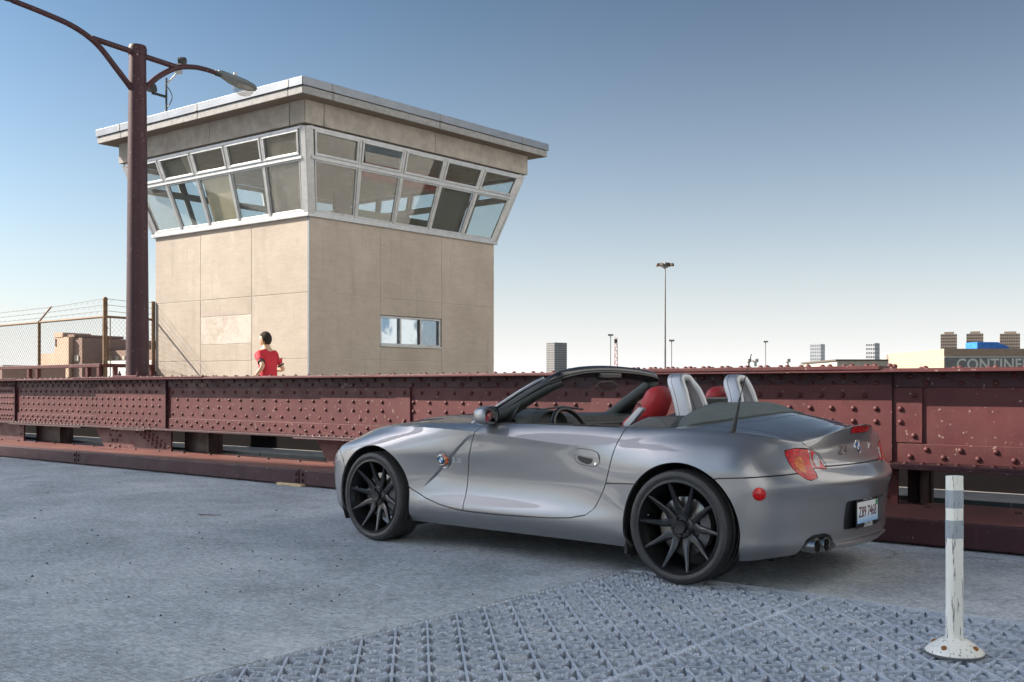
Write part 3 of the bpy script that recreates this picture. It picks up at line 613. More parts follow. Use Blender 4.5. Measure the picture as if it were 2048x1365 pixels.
# ---------------------------------------------------------------- railing and chain link fence beside the footway
FW = 3.30; S_C = -13.36
rl = empty('footway_railing', G0, GA); tag(rl, 'pink maroon footway railing left of the lamp post', 'railing')
cor = Vector((S_C, FW, 0)); wl = HC + DL * (LL + 0.03) - G0; endp = Vector((wl.dot(GU), wl.dot(GN) - 0.03, 0))
def rlbox(name, a, c, z0, z1, t, mat=MAROON):
    a, c = Vector(a), Vector(c); d = c - a; L = d.length; M = Matrix.Translation((a + c) / 2) @ Matrix.Rotation(math.atan2(d.y, d.x), 4, 'Z')
    return MB().box((0, 0, (z0 + z1) / 2), (L, t, z1 - z0), M=M).build(name, mat, rl, bevel=0.006)
rlbox('top_rail', (-32, FW, 0), (S_C, FW, 0), 1.49, 1.56, 0.10); rlbox('top_rail', cor, endp, 1.49, 1.56, 0.10)
rlbox('lower_rail', (-32, FW, 0), (S_C, FW, 0), 1.12, 1.17, 0.05, MAROON_D); rlbox('lower_rail', cor, endp, 1.12, 1.17, 0.05, MAROON_D)
rlbox('lower_rail', (-32, FW, 0), (S_C, FW, 0), 0.66, 0.71, 0.05, MAROON_D)
for s in (-13.45, -13.9, -16.05, -16.45, -18.9, -21.7, -24.5): MB().lohi((s - 0.05, FW - 0.04, 0.226), (s + 0.05, FW + 0.04, 1.489)).build('post', MAROON, rl, bevel=0.006)
for k in (0.25, 0.62, 0.97):
    p = cor.lerp(endp, k); MB().box((p.x, p.y, 0.857), (0.08, 0.08, 1.263)).build('post', MAROON, rl, bevel=0.006)
fe = empty('chain_link_fence', G0, GA); tag(fe, 'rusty chain link fence topped with barbed wire at the left', 'fence')
RUST = plain('rusty_pipe', (0.17, 0.105, 0.06), 0.7, 0.2, var=0.4, vs=14, bmp=0.3); WIRE = plain('galvanised_wire', (0.09, 0.075, 0.062), 0.7, 0.1, var=0.2)
FY = FW + 0.07; fc = Vector((S_C, FY, 0)); fend = endp + Vector((0.0, 0.0, 0))
def pipe(name, pts, r, mat=RUST, n=10): return MB().tube(pts, r, n).build(name, mat, fe, smooth=50)
pipe('corner_post', [(fc.x, fc.y, 0.2), (fc.x, fc.y, 2.84)], 0.045); MB().lathe([(0.05, 2.83), (0.05, 2.86), (0.03, 2.89), (0.001, 2.895)], 12, lambda x, y, h: (fc.x + x, fc.y + y, h)).build('post_cap', RUST, fe, smooth=40)
pipe('end_post', [(fend.x, fend.y, 0.2), (fend.x, fend.y, 2.88)], 0.04)
for s in (-16.15, -18.95, -21.75, -24.6):
    pipe('line_post', [(s, FY, 0.2), (s, FY, 2.53)], 0.033); pipe('barb_arm', [(s, FY, 2.52), (s + 0.02, FY + 0.26, 2.86)], 0.018)
pipe('top_rail', [(-30, FY, 2.5), (fc.x, fc.y, 2.5)], 0.024); pipe('top_rail', [(fc.x, fc.y, 2.5), (fend.x, fend.y, 2.5)], 0.024)
pipe('tension_bar', [(fc.x - 0.09, fc.y, 0.5), (fc.x - 0.09, fc.y, 2.49)], 0.010); q = fc.lerp(fend, 0.10); pipe('tension_bar', [(q.x, q.y, 0.5), (q.x, q.y, 2.49)], 0.010)
for z in (0.9, 1.55, 2.25):
    MB().lathe([(0.05, z), (0.055, z), (0.055, z + 0.03), (0.05, z + 0.03)], 12, lambda x, y, h: (fc.x + x, fc.y + y, h)).build('band', RUST, fe)
for k, (dz, dy) in enumerate(((2.60, 0.06), (2.72, 0.15), (2.84, 0.24))):
    mb = MB(); mb.tube([(-30, FY + dy, dz), (-24.6, FY + dy, dz - 0.01), (-21.75, FY + dy, dz), (-18.95, FY + dy, dz - 0.01), (-16.15, FY + dy, dz), (fc.x, fc.y, dz + 0.02)], 0.0045, 5)
    mb.tube([(fc.x, fc.y, dz + 0.02), tuple(fc.lerp(fend, 0.5) + Vector((0, 0, dz))), (fend.x, fend.y, dz + 0.02)], 0.0045, 5)
    for i in range(60):
        x = -28 + i * 0.245
        if x < fc.x: mb.tube([(x - 0.02, FY + dy - 0.015, dz - 0.02), (x + 0.02, FY + dy + 0.015, dz + 0.02)], 0.003, 4)
    mb.build('barbed_wire', WIRE, fe)
mb = MB()
def weave(a, c, z0, z1, step):
    a, c = Vector(a), Vector(c); L = (c - a).length; d = (c - a) / L; h = z1 - z0; up = Vector((0, 0, 1)); nrm = Vector((-d.y, d.x, 0))
    def wire(x0, zz0, x1, zz1, off):
        p, q_ = a + d * x0 + up * zz0 + nrm * off, a + d * x1 + up * zz1 + nrm * off; mb.tube([p, q_], 0.0022, 3, caps=False)
    k = -h
    while k < L:
        for sg, off in ((1, 0.003), (-1, -0.003)):
            if sg == 1: x0, x1, zA, zB = k, k + h, z0, z1
            else: x0, x1, zA, zB = k, k + h, z1, z0
            if x0 < 0: zA += (0 - x0) / (x1 - x0) * (zB - zA); x0 = 0
            if x1 > L: zB = zA + (L - x0) / (x1 - x0) * (zB - zA); x1 = L
            if x1 - x0 > 0.02: wire(x0, zA, x1, zB, off)
        k += step
weave((-24.6, FY, 0), (fc.x - 0.05, fc.y, 0), 0.45, 2.53, 0.10); weave(fc, fend, 0.45, 2.53, 0.10)
o = mb.build('mesh_wires', WIRE, fe); o['kind'] = 'stuff'

# ---------------------------------------------------------------- steel grating deck
def grate_mat():
    m, nt, b = newmat('grating_steel'); v = coords(nt)
    c = ramp(nt, noise(nt, 3, 6, 0.7, v), [(0.3, (0.40, 0.455, 0.53)), (0.7, (0.58, 0.63, 0.70))])
    c = mixc(nt, 0.5, c, ramp(nt, noise(nt, 60, 4, 0.7, v), [(0.25, g3(0.3)), (0.75, g3(0.7))]), 'OVERLAY')
    nt.links.new(c, b.inputs['Base Color']); b.inputs['Roughness'].default_value = 0.5; b.inputs['Metallic'].default_value = 0.1
    bump(nt, b, noise(nt, 120, 3, 0.6, v), 0.4, 0.003); return m
GRATE = grate_mat()
m, nt, b = newmat('grating_fill'); v = coords(nt)
c = ramp(nt, noise(nt, 1.2, 6, 0.65, v), [(0.3, (0.13, 0.155, 0.19)), (0.7, (0.30, 0.345, 0.41))]); c = mixc(nt, 0.5, c, ramp(nt, noise(nt, 70, 4, 0.7, v), [(0.25, g3(0.28)), (0.75, g3(0.72))]), 'OVERLAY')
nt.links.new(c, b.inputs['Base Color']); b.inputs['Roughness'].default_value = 0.8; bump(nt, b, noise(nt, 55, 4, 0.7, v), 0.5, 0.006)
FILL = m
def clip(p, d, s0, s1, w0, w1):
    t0, t1 = -1e9, 1e9
    for a, dd, lo, hi in ((p[0], d[0], s0, s1), (p[1], d[1], w0, w1)):
        if abs(dd) < 1e-9:
            if a < lo or a > hi: return None
        else:
            x, y = (lo - a) / dd, (hi - a) / dd
            if x > y: x, y = y, x
            t0, t1 = max(t0, x), min(t1, y)
    return (t0, t1) if t1 - t0 > 0.05 else None
def bar(mb, p, d, t0, t1, th, depth, tooth, zt=0.0):
    L = t1 - t0; n = max(1, int(L / 0.034)) if tooth else 1
    prof = []
    if tooth:
        st = L / n
        for k in range(n):
            x = t0 + k * st; prof += [(x, zt - tooth), (x + st * 0.35, zt - tooth), (x + st * 0.40, zt), (x + st * 0.95, zt)]
        prof.append((t1, zt - tooth))
    else: prof = [(t0, zt), (t1, zt)]
    nx, ny = -d[1] * th / 2, d[0] * th / 2; vs = []
    for x, z in prof:
        a, c = p[0] + d[0] * x, p[1] + d[1] * x
        vs += [(a + nx, c + ny, z), (a - nx, c - ny, z), (a + nx, c + ny, zt - depth), (a - nx, c - ny, zt - depth)]
    fs = []
    for i in range(len(prof) - 1):
        q = 4 * i; fs += [(q, q + 1, q + 5, q + 4), (q, q + 4, q + 6, q + 2), (q + 1, q + 3, q + 7, q + 5)]
    e = 4 * (len(prof) - 1); fs += [(0, 2, 3, 1), (e, e + 1, e + 3, e + 2)]
    return mb.add(vs, fs)
R2 = math.sqrt(0.5)
LX, LY = 2.664, -4.606          # one node of the lattice
for gi, (s0, s1, lab) in enumerate(((GS0 + 0.02, GSJ - 0.006, 'grey steel open grating panel on the road, left of the grating joint'), (GSJ + 0.006, GS1, 'grey steel open grating panel on the road under the white marker post'))):
    gr = empty('deck_grating', G0, GA); tag(gr, lab, 'grating', 'steel grating panels in the bridge deck')
    w0, w1 = GW0, GW1 - 0.01
    def add(p, d, th, depth, tooth, zt):
        r = clip(p, d, s0, s1, w0, w1)
        if r: bar(MB2, p, d, r[0], r[1], th, depth, tooth, zt)
    def one(p, d, th, depth, tooth, zt, name):
        global MB2
        MB2 = MB(); add(p, d, th, depth, tooth, zt)
        if MB2.v: MB2.build(name, GRATE, gr)
    for k in range(-45, 45):
        x = LX + 0.1 * k
        if s0 + 0.02 < x < s1 - 0.02: one((x, 0), (0, 1), 0.006, 0.05, 0.0075, -0.0012, 'serrated_bar')
        y = LY + 0.1 * k
        if w0 + 0.02 < y < w1 - 0.02: one((0, y), (1, 0), 0.0055, 0.05, 0.0075, -0.0022, 'serrated_bar')
        one((LX + 0.2 * k, LY), (R2, R2), 0.007, 0.06, 0, -0.004, 'diagonal_bar')
        one((LX + 0.2 * k, LY), (-R2, R2), 0.010, 0.06, 0, -0.003, 'diagonal_bar')
    for x in (s0, s1): one((x, 0), (0, 1), 0.010, 0.07, 0.006, 0.0, 'edge_bar')
    for y in (w0, w1): one((0, y), (1, 0), 0.010, 0.07, 0, 0.0, 'edge_bar')
    if gi == 1:
        for k in range(21):
            y = w0 + 0.1 + 0.2 * k
            MB().lohi((GSJ - 0.0055, y, -0.05), (GSJ + 0.0055, y + 0.05, -0.006)).build('joint_block', GRATE, gr)
# fill under the bars
mb = MB(); ns, nw = 90, 110
def fz(a, c):
    t = min(1, max(0, (c + 4.35 + 0.9 * (a - 2.9)) / 0.6)); n_ = 0.004 * math.sin(a * 31 + 3 * math.sin(c * 11)) * math.sin(c * 37 + 2 * math.sin(a * 9))
    return -0.090 + 0.052 * t * t * (3 - 2 * t) + n_
sheet(GS0, GS1, GW0, GW1, ns, nw, fz)
o = gplace(mb.build('grating_fill', FILL, smooth=60)); tag(o, 'grey dirt and concrete packed between the grating bars', 'dirt', kind='stuff')
PLUG = plain('plug_concrete', (0.38, 0.40, 0.42), 0.8, var=0.15, vs=12, bmp=0.3)
pm = MB().lathe([(0.046, -0.05), (0.046, -0.008), (0.042, -0.005), (0.001, -0.005)], 20).mesh('concrete_plug', PLUG, smooth=30)
plugs = [(3.264, -3.90), (3.064, -3.50), (3.5, -2.6), (4.3, -3.2), (3.164, -4.2), (3.46, -4.106), (4.05, -2.406), (3.264, -2.7)]
PLAB = ['round concrete plug in the left grating panel, second nearest the camera', 'round concrete plug in the left grating panel nearest the open road', 'round concrete plug in the left grating panel farthest back beside the joint',
        'round concrete plug in the right grating panel left of the marker post', 'round concrete plug at the front of the left grating panel', 'round concrete plug near the front touching the grating joint', 'round concrete plug in the right grating panel nearest the kerb', 'round concrete plug in the left grating panel below the rear tyre']
for k, (a, c) in enumerate(plugs):
    a = LX + round((a - LX) / 0.1) * 0.1; c = LY + round((c - LY) / 0.1) * 0.1
    o = share('concrete_plug', pm, None, G(a, c, 0)); tag(o, PLAB[k], 'plug', 'concrete plugs in the grating')
# lane marker post
P0 = Vector((1.7936, 4.1182, 0)); dl = empty('marker_post', P0, rad(10)); tag(dl, 'scuffed white flexible marker post with grey bands on a round base', 'marker post')
m, nt, b = newmat('marker_white'); v = coords(nt); st = noise(nt, 9, 6, 0.75, coords(nt, 'Object', (9, 9, 0.9)))
c = mixc(nt, ramp(nt, st, [(0.57, g3(0)), (0.61, g3(0.9))]), (0.80, 0.80, 0.74), (0.06, 0.06, 0.065)); c = mixc(nt, ramp(nt, noise(nt, 5, 5, 0.7, v), [(0.55, g3(0)), (0.8, g3(0.4))]), c, (0.50, 0.50, 0.45))
nt.links.new(c, b.inputs['Base Color']); b.inputs['Roughness'].default_value = 0.45
MWH = m
m, nt, b = newmat('marker_band'); v = coords(nt)
nt.links.new(mixc(nt, ramp(nt, noise(nt, 10, 6, 0.7, coords(nt, 'Object', (8, 8, 1.2))), [(0.57, g3(0)), (0.63, g3(1))]), (0.33, 0.37, 0.41), (0.04, 0.04, 0.045)), b.inputs['Base Color']); b.inputs['Roughness'].default_value = 0.4; b.inputs['Metallic'].default_value = 0.2
MBD = m
def oct_(rx, ry, c): return [(-rx + c, -ry), (rx - c, -ry), (rx, -ry + c), (rx, ry - c), (rx - c, ry), (-rx + c, ry), (-rx, ry - c), (-rx, -ry + c)]
mb = MB(); mb.prism([(x + 0.004 * (abs(x) < 0.02), y) for x, y in oct_(0.0325, 0.024, 0.012)], 0.055, 0.722); mb.build('post', MWH, dl, bevel=0.003)
for z0, z1 in ((0.592, 0.665), (0.470, 0.543)): MB().prism(oct_(0.0330, 0.0245, 0.012), z0, z1).build('reflective_band', MBD, dl)
mb = MB(); mb.lathe([(0.113, 0.0), (0.113, 0.012), (0.108, 0.020), (0.055, 0.060), (0.042, 0.066), (0.001, 0.067)], 32); mb.build('base', MWH, dl, smooth=40)
mb = MB(); mb.lathe([(0.1135, 0.0), (0.1145, 0.002), (0.1145, 0.010), (0.1135, 0.011)], 32); mb.build('base_rim', plain('rubber_grey', (0.10, 0.11, 0.115), 0.7), dl)
bm_ = MB().lathe([(0.011, 0), (0.011, 0.008), (0.006, 0.011), (0.001, 0.011)], 8).mesh('anchor_bolt', plain('rusty_bolt', (0.28, 0.11, 0.03), 0.6, 0.4), smooth=40)
for a in (-150, -60, 30, 120): share('anchor_bolt', bm_, dl, (0.085 * math.cos(rad(a)), 0.085 * math.sin(rad(a)), 0.034), (0.5 * math.sin(rad(a)) * -1, 0.5 * math.cos(rad(a)), 0))

# ---------------------------------------------------------------- across the road, out of the frame: an elevated ramp added to shade the deck
fr_ = Vector((0.8134, -0.5818, 0)); fe0 = Vector((-4.95, 13.55, 0.2)) + SUN_DIR * 30.0
fo = empty('shade_ramp', (fe0.x, fe0.y, 0), math.atan2(fr_.y, fr_.x)); tag(fo, 'unseen concrete ramp added overhead to shade the roadway', 'added shade ramp')
ZP = fe0.z; X0, X1 = -40, 18
MB().lohi((X0, -5.4, ZP - 1.35), (X1, 0.0, ZP - 0.95)).build('deck_slab', CONC, fo); 
for y0, y1 in ((-0.25, 0.0), (-5.4, -5.15)): MB().lohi((X0, y0, ZP - 0.949), (X1, y1, ZP)).build('parapet', CONC, fo)
for y in (-1.0, -2.7, -4.4): MB().lohi((X0, y - 0.2, ZP - 2.5), (X1, y + 0.2, ZP - 1.351)).build('beam', MAROON_D, fo)
for x in (-36, -10, 15):
    MB().lohi((x - 0.7, -5.0, ZP - 3.6), (x + 0.7, -0.6, ZP - 2.501)).build('pier_cap', CONC, fo, bevel=0.05); MB().lohi((x - 0.6, -3.5, -4), (x + 0.6, -1.9, ZP - 3.601)).build('pier', CONC, fo, bevel=0.05)
# unseen office block that mirrors in the house windows; sized and made pale to bounce sunlight
ob = empty('bounce_office_block', G(11.5, 5.0), GA); tag(ob, 'unseen office block with blue window bands, made pale to bounce sunlight', 'building')
OBW = plain('bounce_pale_stone', (0.78, 0.765, 0.74), 0.8, var=0.05, vs=0.5); OBG = plain('office_blue_glass', (0.22, 0.33, 0.44), 0.12, 0.3, var=0.15, vs=0.6)  # near-white wall colour chosen to bounce sunlight
MB().lohi((0, 0, -4), (16, 20, 32)).build('wall', OBW, ob)
obm = MB().lohi((-0.03, 0.0, 0.0), (-0.001, 2.6, 1.25)).mesh('window', OBG)
for r in range(10):
    for k in range(6): share('window', obm, ob, (0, 0.6 + k * 3.0, 0.5 + r * 2.9))
obs = MB().lohi((0.0, -0.03, 0.0), (2.6, -0.001, 1.25)).mesh('window', OBG)
for r in range(8):
    for k in range(5): share('window', obs, ob, (0.6 + k * 3.0, 0, 0.5 + r * 2.9))

# unseen pale building added behind the camera to bounce more sunlight
lb = empty('bounce_building', G(17.0, -46.0), GA); tag(lb, 'unseen pale building added behind the viewpoint to bounce sunlight', 'building')
MB().lohi((0, 0, -4), (14, 32, 22)).build('wall', OBW, lb)
for r in range(7):
    for k in range(10): share('window', obm, lb, (0, 0.6 + k * 3.1, 0.8 + r * 2.9))

# ---------------------------------------------------------------- things far behind
def at(px, Y): return (px - 1024) / 2032 * Y
def zz(py, Y): return 1.079 + (775.6 - py) * Y / 2032
def tower(name, px0, px1, py, Y, label, cat, wallc, glassc, floors, cols, sidefrac=0.35, group=None, cap=0.0, depth=None, zb=-4):
    """a block turned a little so that two sides show; window bands on both"""
    x0, x1, H_ = at(px0, Y), at(px1, Y), zz(py, Y) - zb; wtot = x1 - x0; D = depth or wtot
    e = empty(name, (x0, Y, zb)); tag(e, label, cat, group)
    w1_, w2_ = wtot * (1 - sidefrac), wtot * sidefrac
    mt = bpy.data.materials.get(wallc[0]) or plain(wallc[0], wallc[1], 0.8, var=0.06, vs=0.05)
    gt = bpy.data.materials.get(glassc[0]) or plain(glassc[0], glassc[1], 0.25, 0.1, var=0.1, vs=0.1)
    # plan: near corner between the two visible sides
    A = Vector((0, D * 0.25, 0)); B = Vector((w1_, 0, 0)) if sidefrac < 0.5 else Vector((w1_, 0, 0)); C_ = Vector((wtot, D * 0.5, 0)); Dd = A + C_ - B
    MB().prism([(p.x, p.y) for p in (A, B, C_, Dd)], 0, H_).build('wall', mt, e)
    if cap: MB().prism([(p.x * 0.6 + wtot * 0.2, p.y * 0.6 + D * 0.1) for p in (A, B, C_, Dd)], H_, H_ + cap).build('roof_block', mt, e)
    for (p, q, nc) in ((A, B, cols), (B, C_, max(1, int(cols * w2_ / max(w1_, 1e-6))))):
        d = (q - p); n_ = Vector((d.y, -d.x, 0)).normalized()
        z0v = max(0.0, (zz(745, Y) - zb)); fh = H_ / floors
        for f in range(floors):
            if (f + 1) * fh < z0v: continue
            mb = MB()
            for c_ in range(nc):
                a0, a1 = (c_ + 0.18) / nc, (c_ + 0.82) / nc
                P = [p + d * a0, p + d * a1]; zA, zB = (f + 0.25) * fh, (f + 0.75) * fh; o_ = n_ * 0.004 * D
                Q = [P[0], P[1], P[1] + o_, P[0] + o_]
                mb.prism([(v_.x, v_.y) for v_ in Q], zA, zB)
            mb.build('window_row', gt, e)
    return e
tower('office_tower', 1093, 1135, 685, 1300, 'grey office tower left of the lattice mast on the skyline', 'building', ('tower_grey', (0.36, 0.34, 0.32)), ('tower_glass', (0.16, 0.18, 0.21)), 22, 6, 0.62)
tower('office_tower', 1622, 1655, 688, 1500, 'white slab tower with stepped side on the skyline', 'building', ('tower_white', (0.62, 0.63, 0.64)), ('tower_glass_pale', (0.33, 0.38, 0.43)), 14, 5, 0.4)
tower('office_tower', 1734, 1765, 686, 1500, 'white and dark striped tower right of the stepped one', 'building', ('tower_white', 0), ('tower_glass', 0), 12, 4, 0.5)
for (a, c, py, lab) in ((1885, 1922, 668, 'brown apartment tower farthest left of three above the brick store'), (1937, 1975, 667, 'brown apartment tower in the middle of three above the brick store'), (2005, 2050, 667, 'brown apartment tower at the right edge of the skyline')):
    tower('apartment_tower', a, c, py, 700, lab, 'building', ('tower_brown', (0.30, 0.245, 0.20)), ('tower_brown_glass', (0.10, 0.09, 0.085)), 20, 9, 0.22, 'three brown apartment towers', 1.5)
# low warehouse with pale wall
def block(name, px0, px1, py, Y, D, label, cat, mat, zb=-4, group=None):
    x0, x1 = at(px0, Y), at(px1, Y); e = empty(name, (x0, Y, zb), rad(-30) if px0 < 300 else 0); e.scale = (1.16 if px0 < 300 else 1, 1, 1); tag(e, label, cat, group)
    h = zz(py, Y) - zb; MB().lohi((0, 0, 0), (x1 - x0, D, h)).build('wall', mat, e); return e, x1 - x0, h
CORR = plain('corrugated_pale', (0.50, 0.45, 0.38), 0.7, var=0.1, vs=0.4); DRK = plain('roof_dark', (0.10, 0.085, 0.075), 0.8)
e, w_, h = block('low_shed', 1674, 1890, 722, 170, 20, 'long low pale shed on the skyline at the right', 'building', CORR)
MB().lohi((-0.3, -0.3, h), (w_ + 0.3, 20.3, h + 0.25)).build('roof_edge', DRK, e)
for k in range(14): MB().lohi((0.5 + k * w_ / 14, -0.06, 0), (0.62 + k * w_ / 14, -0.001, h)).build('wall_rib', CORR, e)
MB().lathe([(1.1, 0), (1.1, 1.0), (0.001, 1.05)], 14, lambda x, y, z: (w_ * 0.60 + x, 6 + y, h + 0.25 + z)).build('roof_vent', CORR, e)
m, nt, b = newmat('store_brick'); bt = nt.nodes.new('ShaderNodeTexBrick'); bt.inputs['Scale'].default_value = 1.0
for k, c_ in (('Color1', (0.40, 0.27, 0.17, 1)), ('Color2', (0.31, 0.20, 0.13, 1)), ('Mortar', (0.36, 0.30, 0.24, 1))): bt.inputs[k].default_value = c_
bt.inputs['Brick Width'].default_value = 0.35; bt.inputs['Row Height'].default_value = 0.12; bt.inputs['Mortar Size'].default_value = 0.02
mp = nt.nodes.new('ShaderNodeMapping'); mp.inputs['Rotation'].default_value = (rad(90), 0, 0); tc = nt.nodes.new('ShaderNodeTexCoord'); nt.links.new(tc.outputs['Object'], mp.inputs[0]); nt.links.new(mp.outputs[0], bt.inputs[0]); nt.links.new(bt.outputs[0], b.inputs['Base Color']); b.inputs['Roughness'].default_value = 0.9
SB_ = m; YS = 95
e, w_, h = block('brick_store', 1888, 2330, 697.5, YS, 14, 'tan brick store with white painted lettering at the right edge', 'building', SB_)
zs0, zs1 = zz(742, YS) + 4, zz(715, YS) + 4
MB().lohi((0.05, -0.03, zs0 - 1), (w_, -0.001, zs1)).build('sign_board', plain('sign_grey', (0.20, 0.205, 0.20), 0.8, var=0.2, vs=1), e); MB().lohi((0, -0.05, zs1), (w_, -0.001, zs1 + 0.08)).build('sign_border', plain('sign_white', (0.68, 0.66, 0.6), 0.7), e)
lh = (zz(718, YS) - zz(741, YS))
text_obj('lettering', 'CONTINENTAL', lh * 1.38, 0.01, bpy.data.materials['sign_white'], e, Matrix.Translation((at(1912, YS) - at(1888, YS), -0.045, zs1 - 0.16 - lh / 2)) @ Matrix.Rotation(rad(90), 4, 'X'), 'LEFT', 1.02, 0.92, 0.02)
bt_ = empty('blue_tarp', (at(1964, YS), YS + 1, zz(698, YS))); tag(bt_, 'bright blue tarpaulin over a box on the brick store roof', 'tarp')
mb = MB(); L_ = at(2012, YS) - at(1964, YS); hh = 15 * YS / 2032
mb.prism([(0, 0), (0, hh), (L_ * 0.9, hh * 0.98), (L_, hh * 0.80), (L_ * 1.35, hh * 0.35), (L_ * 1.35, 0)], 0, 2.5, lambda a, b_, c_: (a, c_, b_)); mb.build('tarp_sheet', plain('tarp_blue', (0.02, 0.16, 0.55), 0.5, var=0.3, vs=2, bmp=0.5, bs_=3), bt_, bevel=0.05)
rk = empty('roof_rack', (at(1857, YS + 20), YS + 20, zz(722, YS + 20))); tag(rk, 'dark slatted steel rack left of the brick store', 'rack')
mb = MB(); rw = at(1888, YS + 20) - at(1857, YS + 20)
for k in range(5): MB().lohi((k * rw / 4 - 0.06, 0, 0), (k * rw / 4 + 0.06, 0.12, 0.9)).build('post', DRK, rk)
for k in range(3): MB().lohi((-0.1, -0.05, 0.02 + k * 0.38), (rw + 0.1, 0.17, 0.14 + k * 0.38)).build('rail', DRK, rk)
for px, lab in ((1497, 'pale roof ventilator left of the antenna tip on the skyline'), (1511, 'pale roof ventilator right of the antenna tip on the skyline'), (1575, 'small pale roof ventilator above the girder cover plate')):
    x = at(px, 140); MB_ = MB(); MB_.lathe([(0.18, 0), (0.18, 0.55), (0.42, 0.6), (0.42, 1.0), (0.3, 1.1), (0.001, 1.12)], 12)
    o = MB_.build('roof_ventilator', plain('vent_pale', (0.5, 0.48, 0.45), 0.6) if px == 1497 else bpy.data.materials['vent_pale'], smooth=40); o.location = (x, 140, zz(733, 140)); tag(o, lab, 'ventilator', 'roof ventilators on the skyline')
MB_ = MB(); 
# masts
STL = plain('mast_steel', (0.28, 0.28, 0.28), 0.5, 0.3)
hm = empty('high_mast_light', (at(1330, 130), 130, -4)); tag(hm, 'tall high mast light with a ring of floodlights on the skyline', 'light mast')
hz = zz(533, 130) + 4; MB().tube([(0, 0, 0), (0, 0, hz)], [0.18, 0.09], 8).build('mast', STL, hm, smooth=50)
AMB = plain('floodlight_orange_reflection', (0.75, 0.42, 0.08), 0.3)  # orange-lit reflection put into the lens colour
for k in range(8):
    a = 2 * math.pi * k / 8 + 0.2; c, s_ = math.cos(a), math.sin(a)
    f = empty('floodlight', (c * 0.75, s_ * 0.75, hz), a, hm)
    MB().add([(-0.6, -0.05, 0.2), (-0.6, 0.05, 0.2), (0.35, -0.28, 0.34), (0.35, 0.28, 0.34), (0.4, 0.26, 0.05), (0.4, -0.26, 0.05), (-0.1, -0.1, 0.42), (-0.1, 0.1, 0.42)], [(0, 1, 7, 6), (6, 7, 3, 2), (2, 3, 4, 5), (0, 5, 4, 1), (0, 6, 2, 5), (1, 4, 3, 7)]).build('shell', DRK, f)
    MB().add([(-0.25, -0.12, 0.165), (-0.25, 0.12, 0.165), (0.36, 0.22, 0.03), (0.36, -0.22, 0.03)], [(0, 1, 2, 3)]).build('lens', AMB, f)
MB().lathe([(0.001, -0.25), (0.35, -0.2), (0.4, 0.15), (0.2, 0.5), (0.001, 0.55)], 12, lambda x, y, z: (x, y, hz + z)).build('head_frame', STL, hm, smooth=40)
for px, py, Y, lab in ((1221, 672, 260, 'thin far light pole beside the lattice mast'), (1343, 683, 260, 'thin far light pole just right of the high mast light'), (1531, 685, 300, 'thin far light pole right of the car antenna')):
    e = empty('light_pole', (at(px, Y), Y, -4)); h = zz(py, Y) + 4; tag(e, lab, 'light pole', 'far light poles')
    MB().tube([(0, 0, 0), (0, 0, h)], 0.14, 6).build('pole', STL, e)
    MB().lohi((-0.7, -0.3, h), (0.7, 0.3, h + 0.45)).build('lamp_head', CONC, e)
e = empty('lattice_mast', (at(1232, 420), 420, -4)); h = zz(674, 420) + 4; tag(e, 'slim red and white lattice mast on the skyline', 'mast')
RW = plain('mast_red', (0.35, 0.14, 0.11), 0.6)
for sx_ in (-1, 1):
    for sy_ in (-1, 1): MB().tube([(sx_ * 0.95, sy_ * 0.95, 0), (sx_ * 0.4, sy_ * 0.4, h)], 0.09, 4).build('leg', RW, e)
mb = MB(); k = 10.0; sg = 1
while k < h - 1:
    r0, r1 = 0.95 - 0.55 * k / h, 0.95 - 0.55 * (k + 1.4) / h
    for y_ in (-1, 1): mb.tube([(-r0 * sg, y_ * r0, k), (r1 * sg, y_ * r1, k + 1.4)], 0.06, 4); mb.tube([(y_ * r0, -r0 * sg, k), (y_ * r1, r1 * sg, k + 1.4)], 0.06, 4)
    k += 1.4; sg = -sg
mb.build('bracing', RW, e); MB().lohi((-0.7, -0.7, h - 2.5), (0.5, 0.7, h - 0.9)).build('equipment_box', DRK, e)
# factories at the left
FB = plain('factory_brick', (0.60, 0.43, 0.32), 0.85, var=0.12, vs=0.3); FBD = plain('factory_brick_dark', (0.30, 0.20, 0.165), 0.85, var=0.12, vs=0.3); FGL = plain('factory_window', (0.08, 0.08, 0.085), 0.4)
YF = 110
e = empty('factory', (at(77, YF), YF, -4), rad(-33)); e.scale = (1.22, 1, 1); tag(e, 'tan brick factory with a square stair tower behind the fence', 'building')
fx = lambda p: at(p, YF) - at(77, YF); fh = lambda p: zz(p, YF) + 4
MB().lohi((0, 0, 0), (fx(166), 25, fh(708))).build('hall', FB, e); MB().lohi((fx(128.5), -0.3, 0), (fx(166), 8, fh(677))).build('stair_tower', FB, e); MB().lohi((fx(128.5), -0.35, fh(677)), (fx(151), 3, fh(668))).build('parapet', FB, e); MB().lohi((fx(151.5), 0, fh(677)), (fx(174), 6, fh(672))).build('penthouse', FBD, e)
MB().lohi((fx(166.2), 0.2, 0), (fx(190), 20, fh(679))).build('side_wing', FBD, e); MB().lohi((fx(190.2), 3, 0), (fx(330), 25, fh(703))).build('rear_wing', FBD, e)
for k in range(10): MB().lohi((fx(84 + k * 8), -0.05, fh(748)), (fx(88 + k * 8), -0.002, fh(734))).build('window', FGL, e)
MB().lohi((fx(131), -0.36, fh(694)), (fx(133), -0.301, fh(680))).build('window', FGL, e); MB().lohi((fx(172), 0.1, fh(724)), (fx(182), 0.199, fh(713))).build('window', CORR, e)
for k in range(5): MB().lohi((fx(200 + k * 17), 2.9, fh(722)), (fx(206 + k * 17), 2.999, fh(714))).build('window', CORR, e)
e, w_, h = block('roof_house', 222, 254, 689, 120, 8, 'small two part brick block right of the fence corner post', 'building', FB)
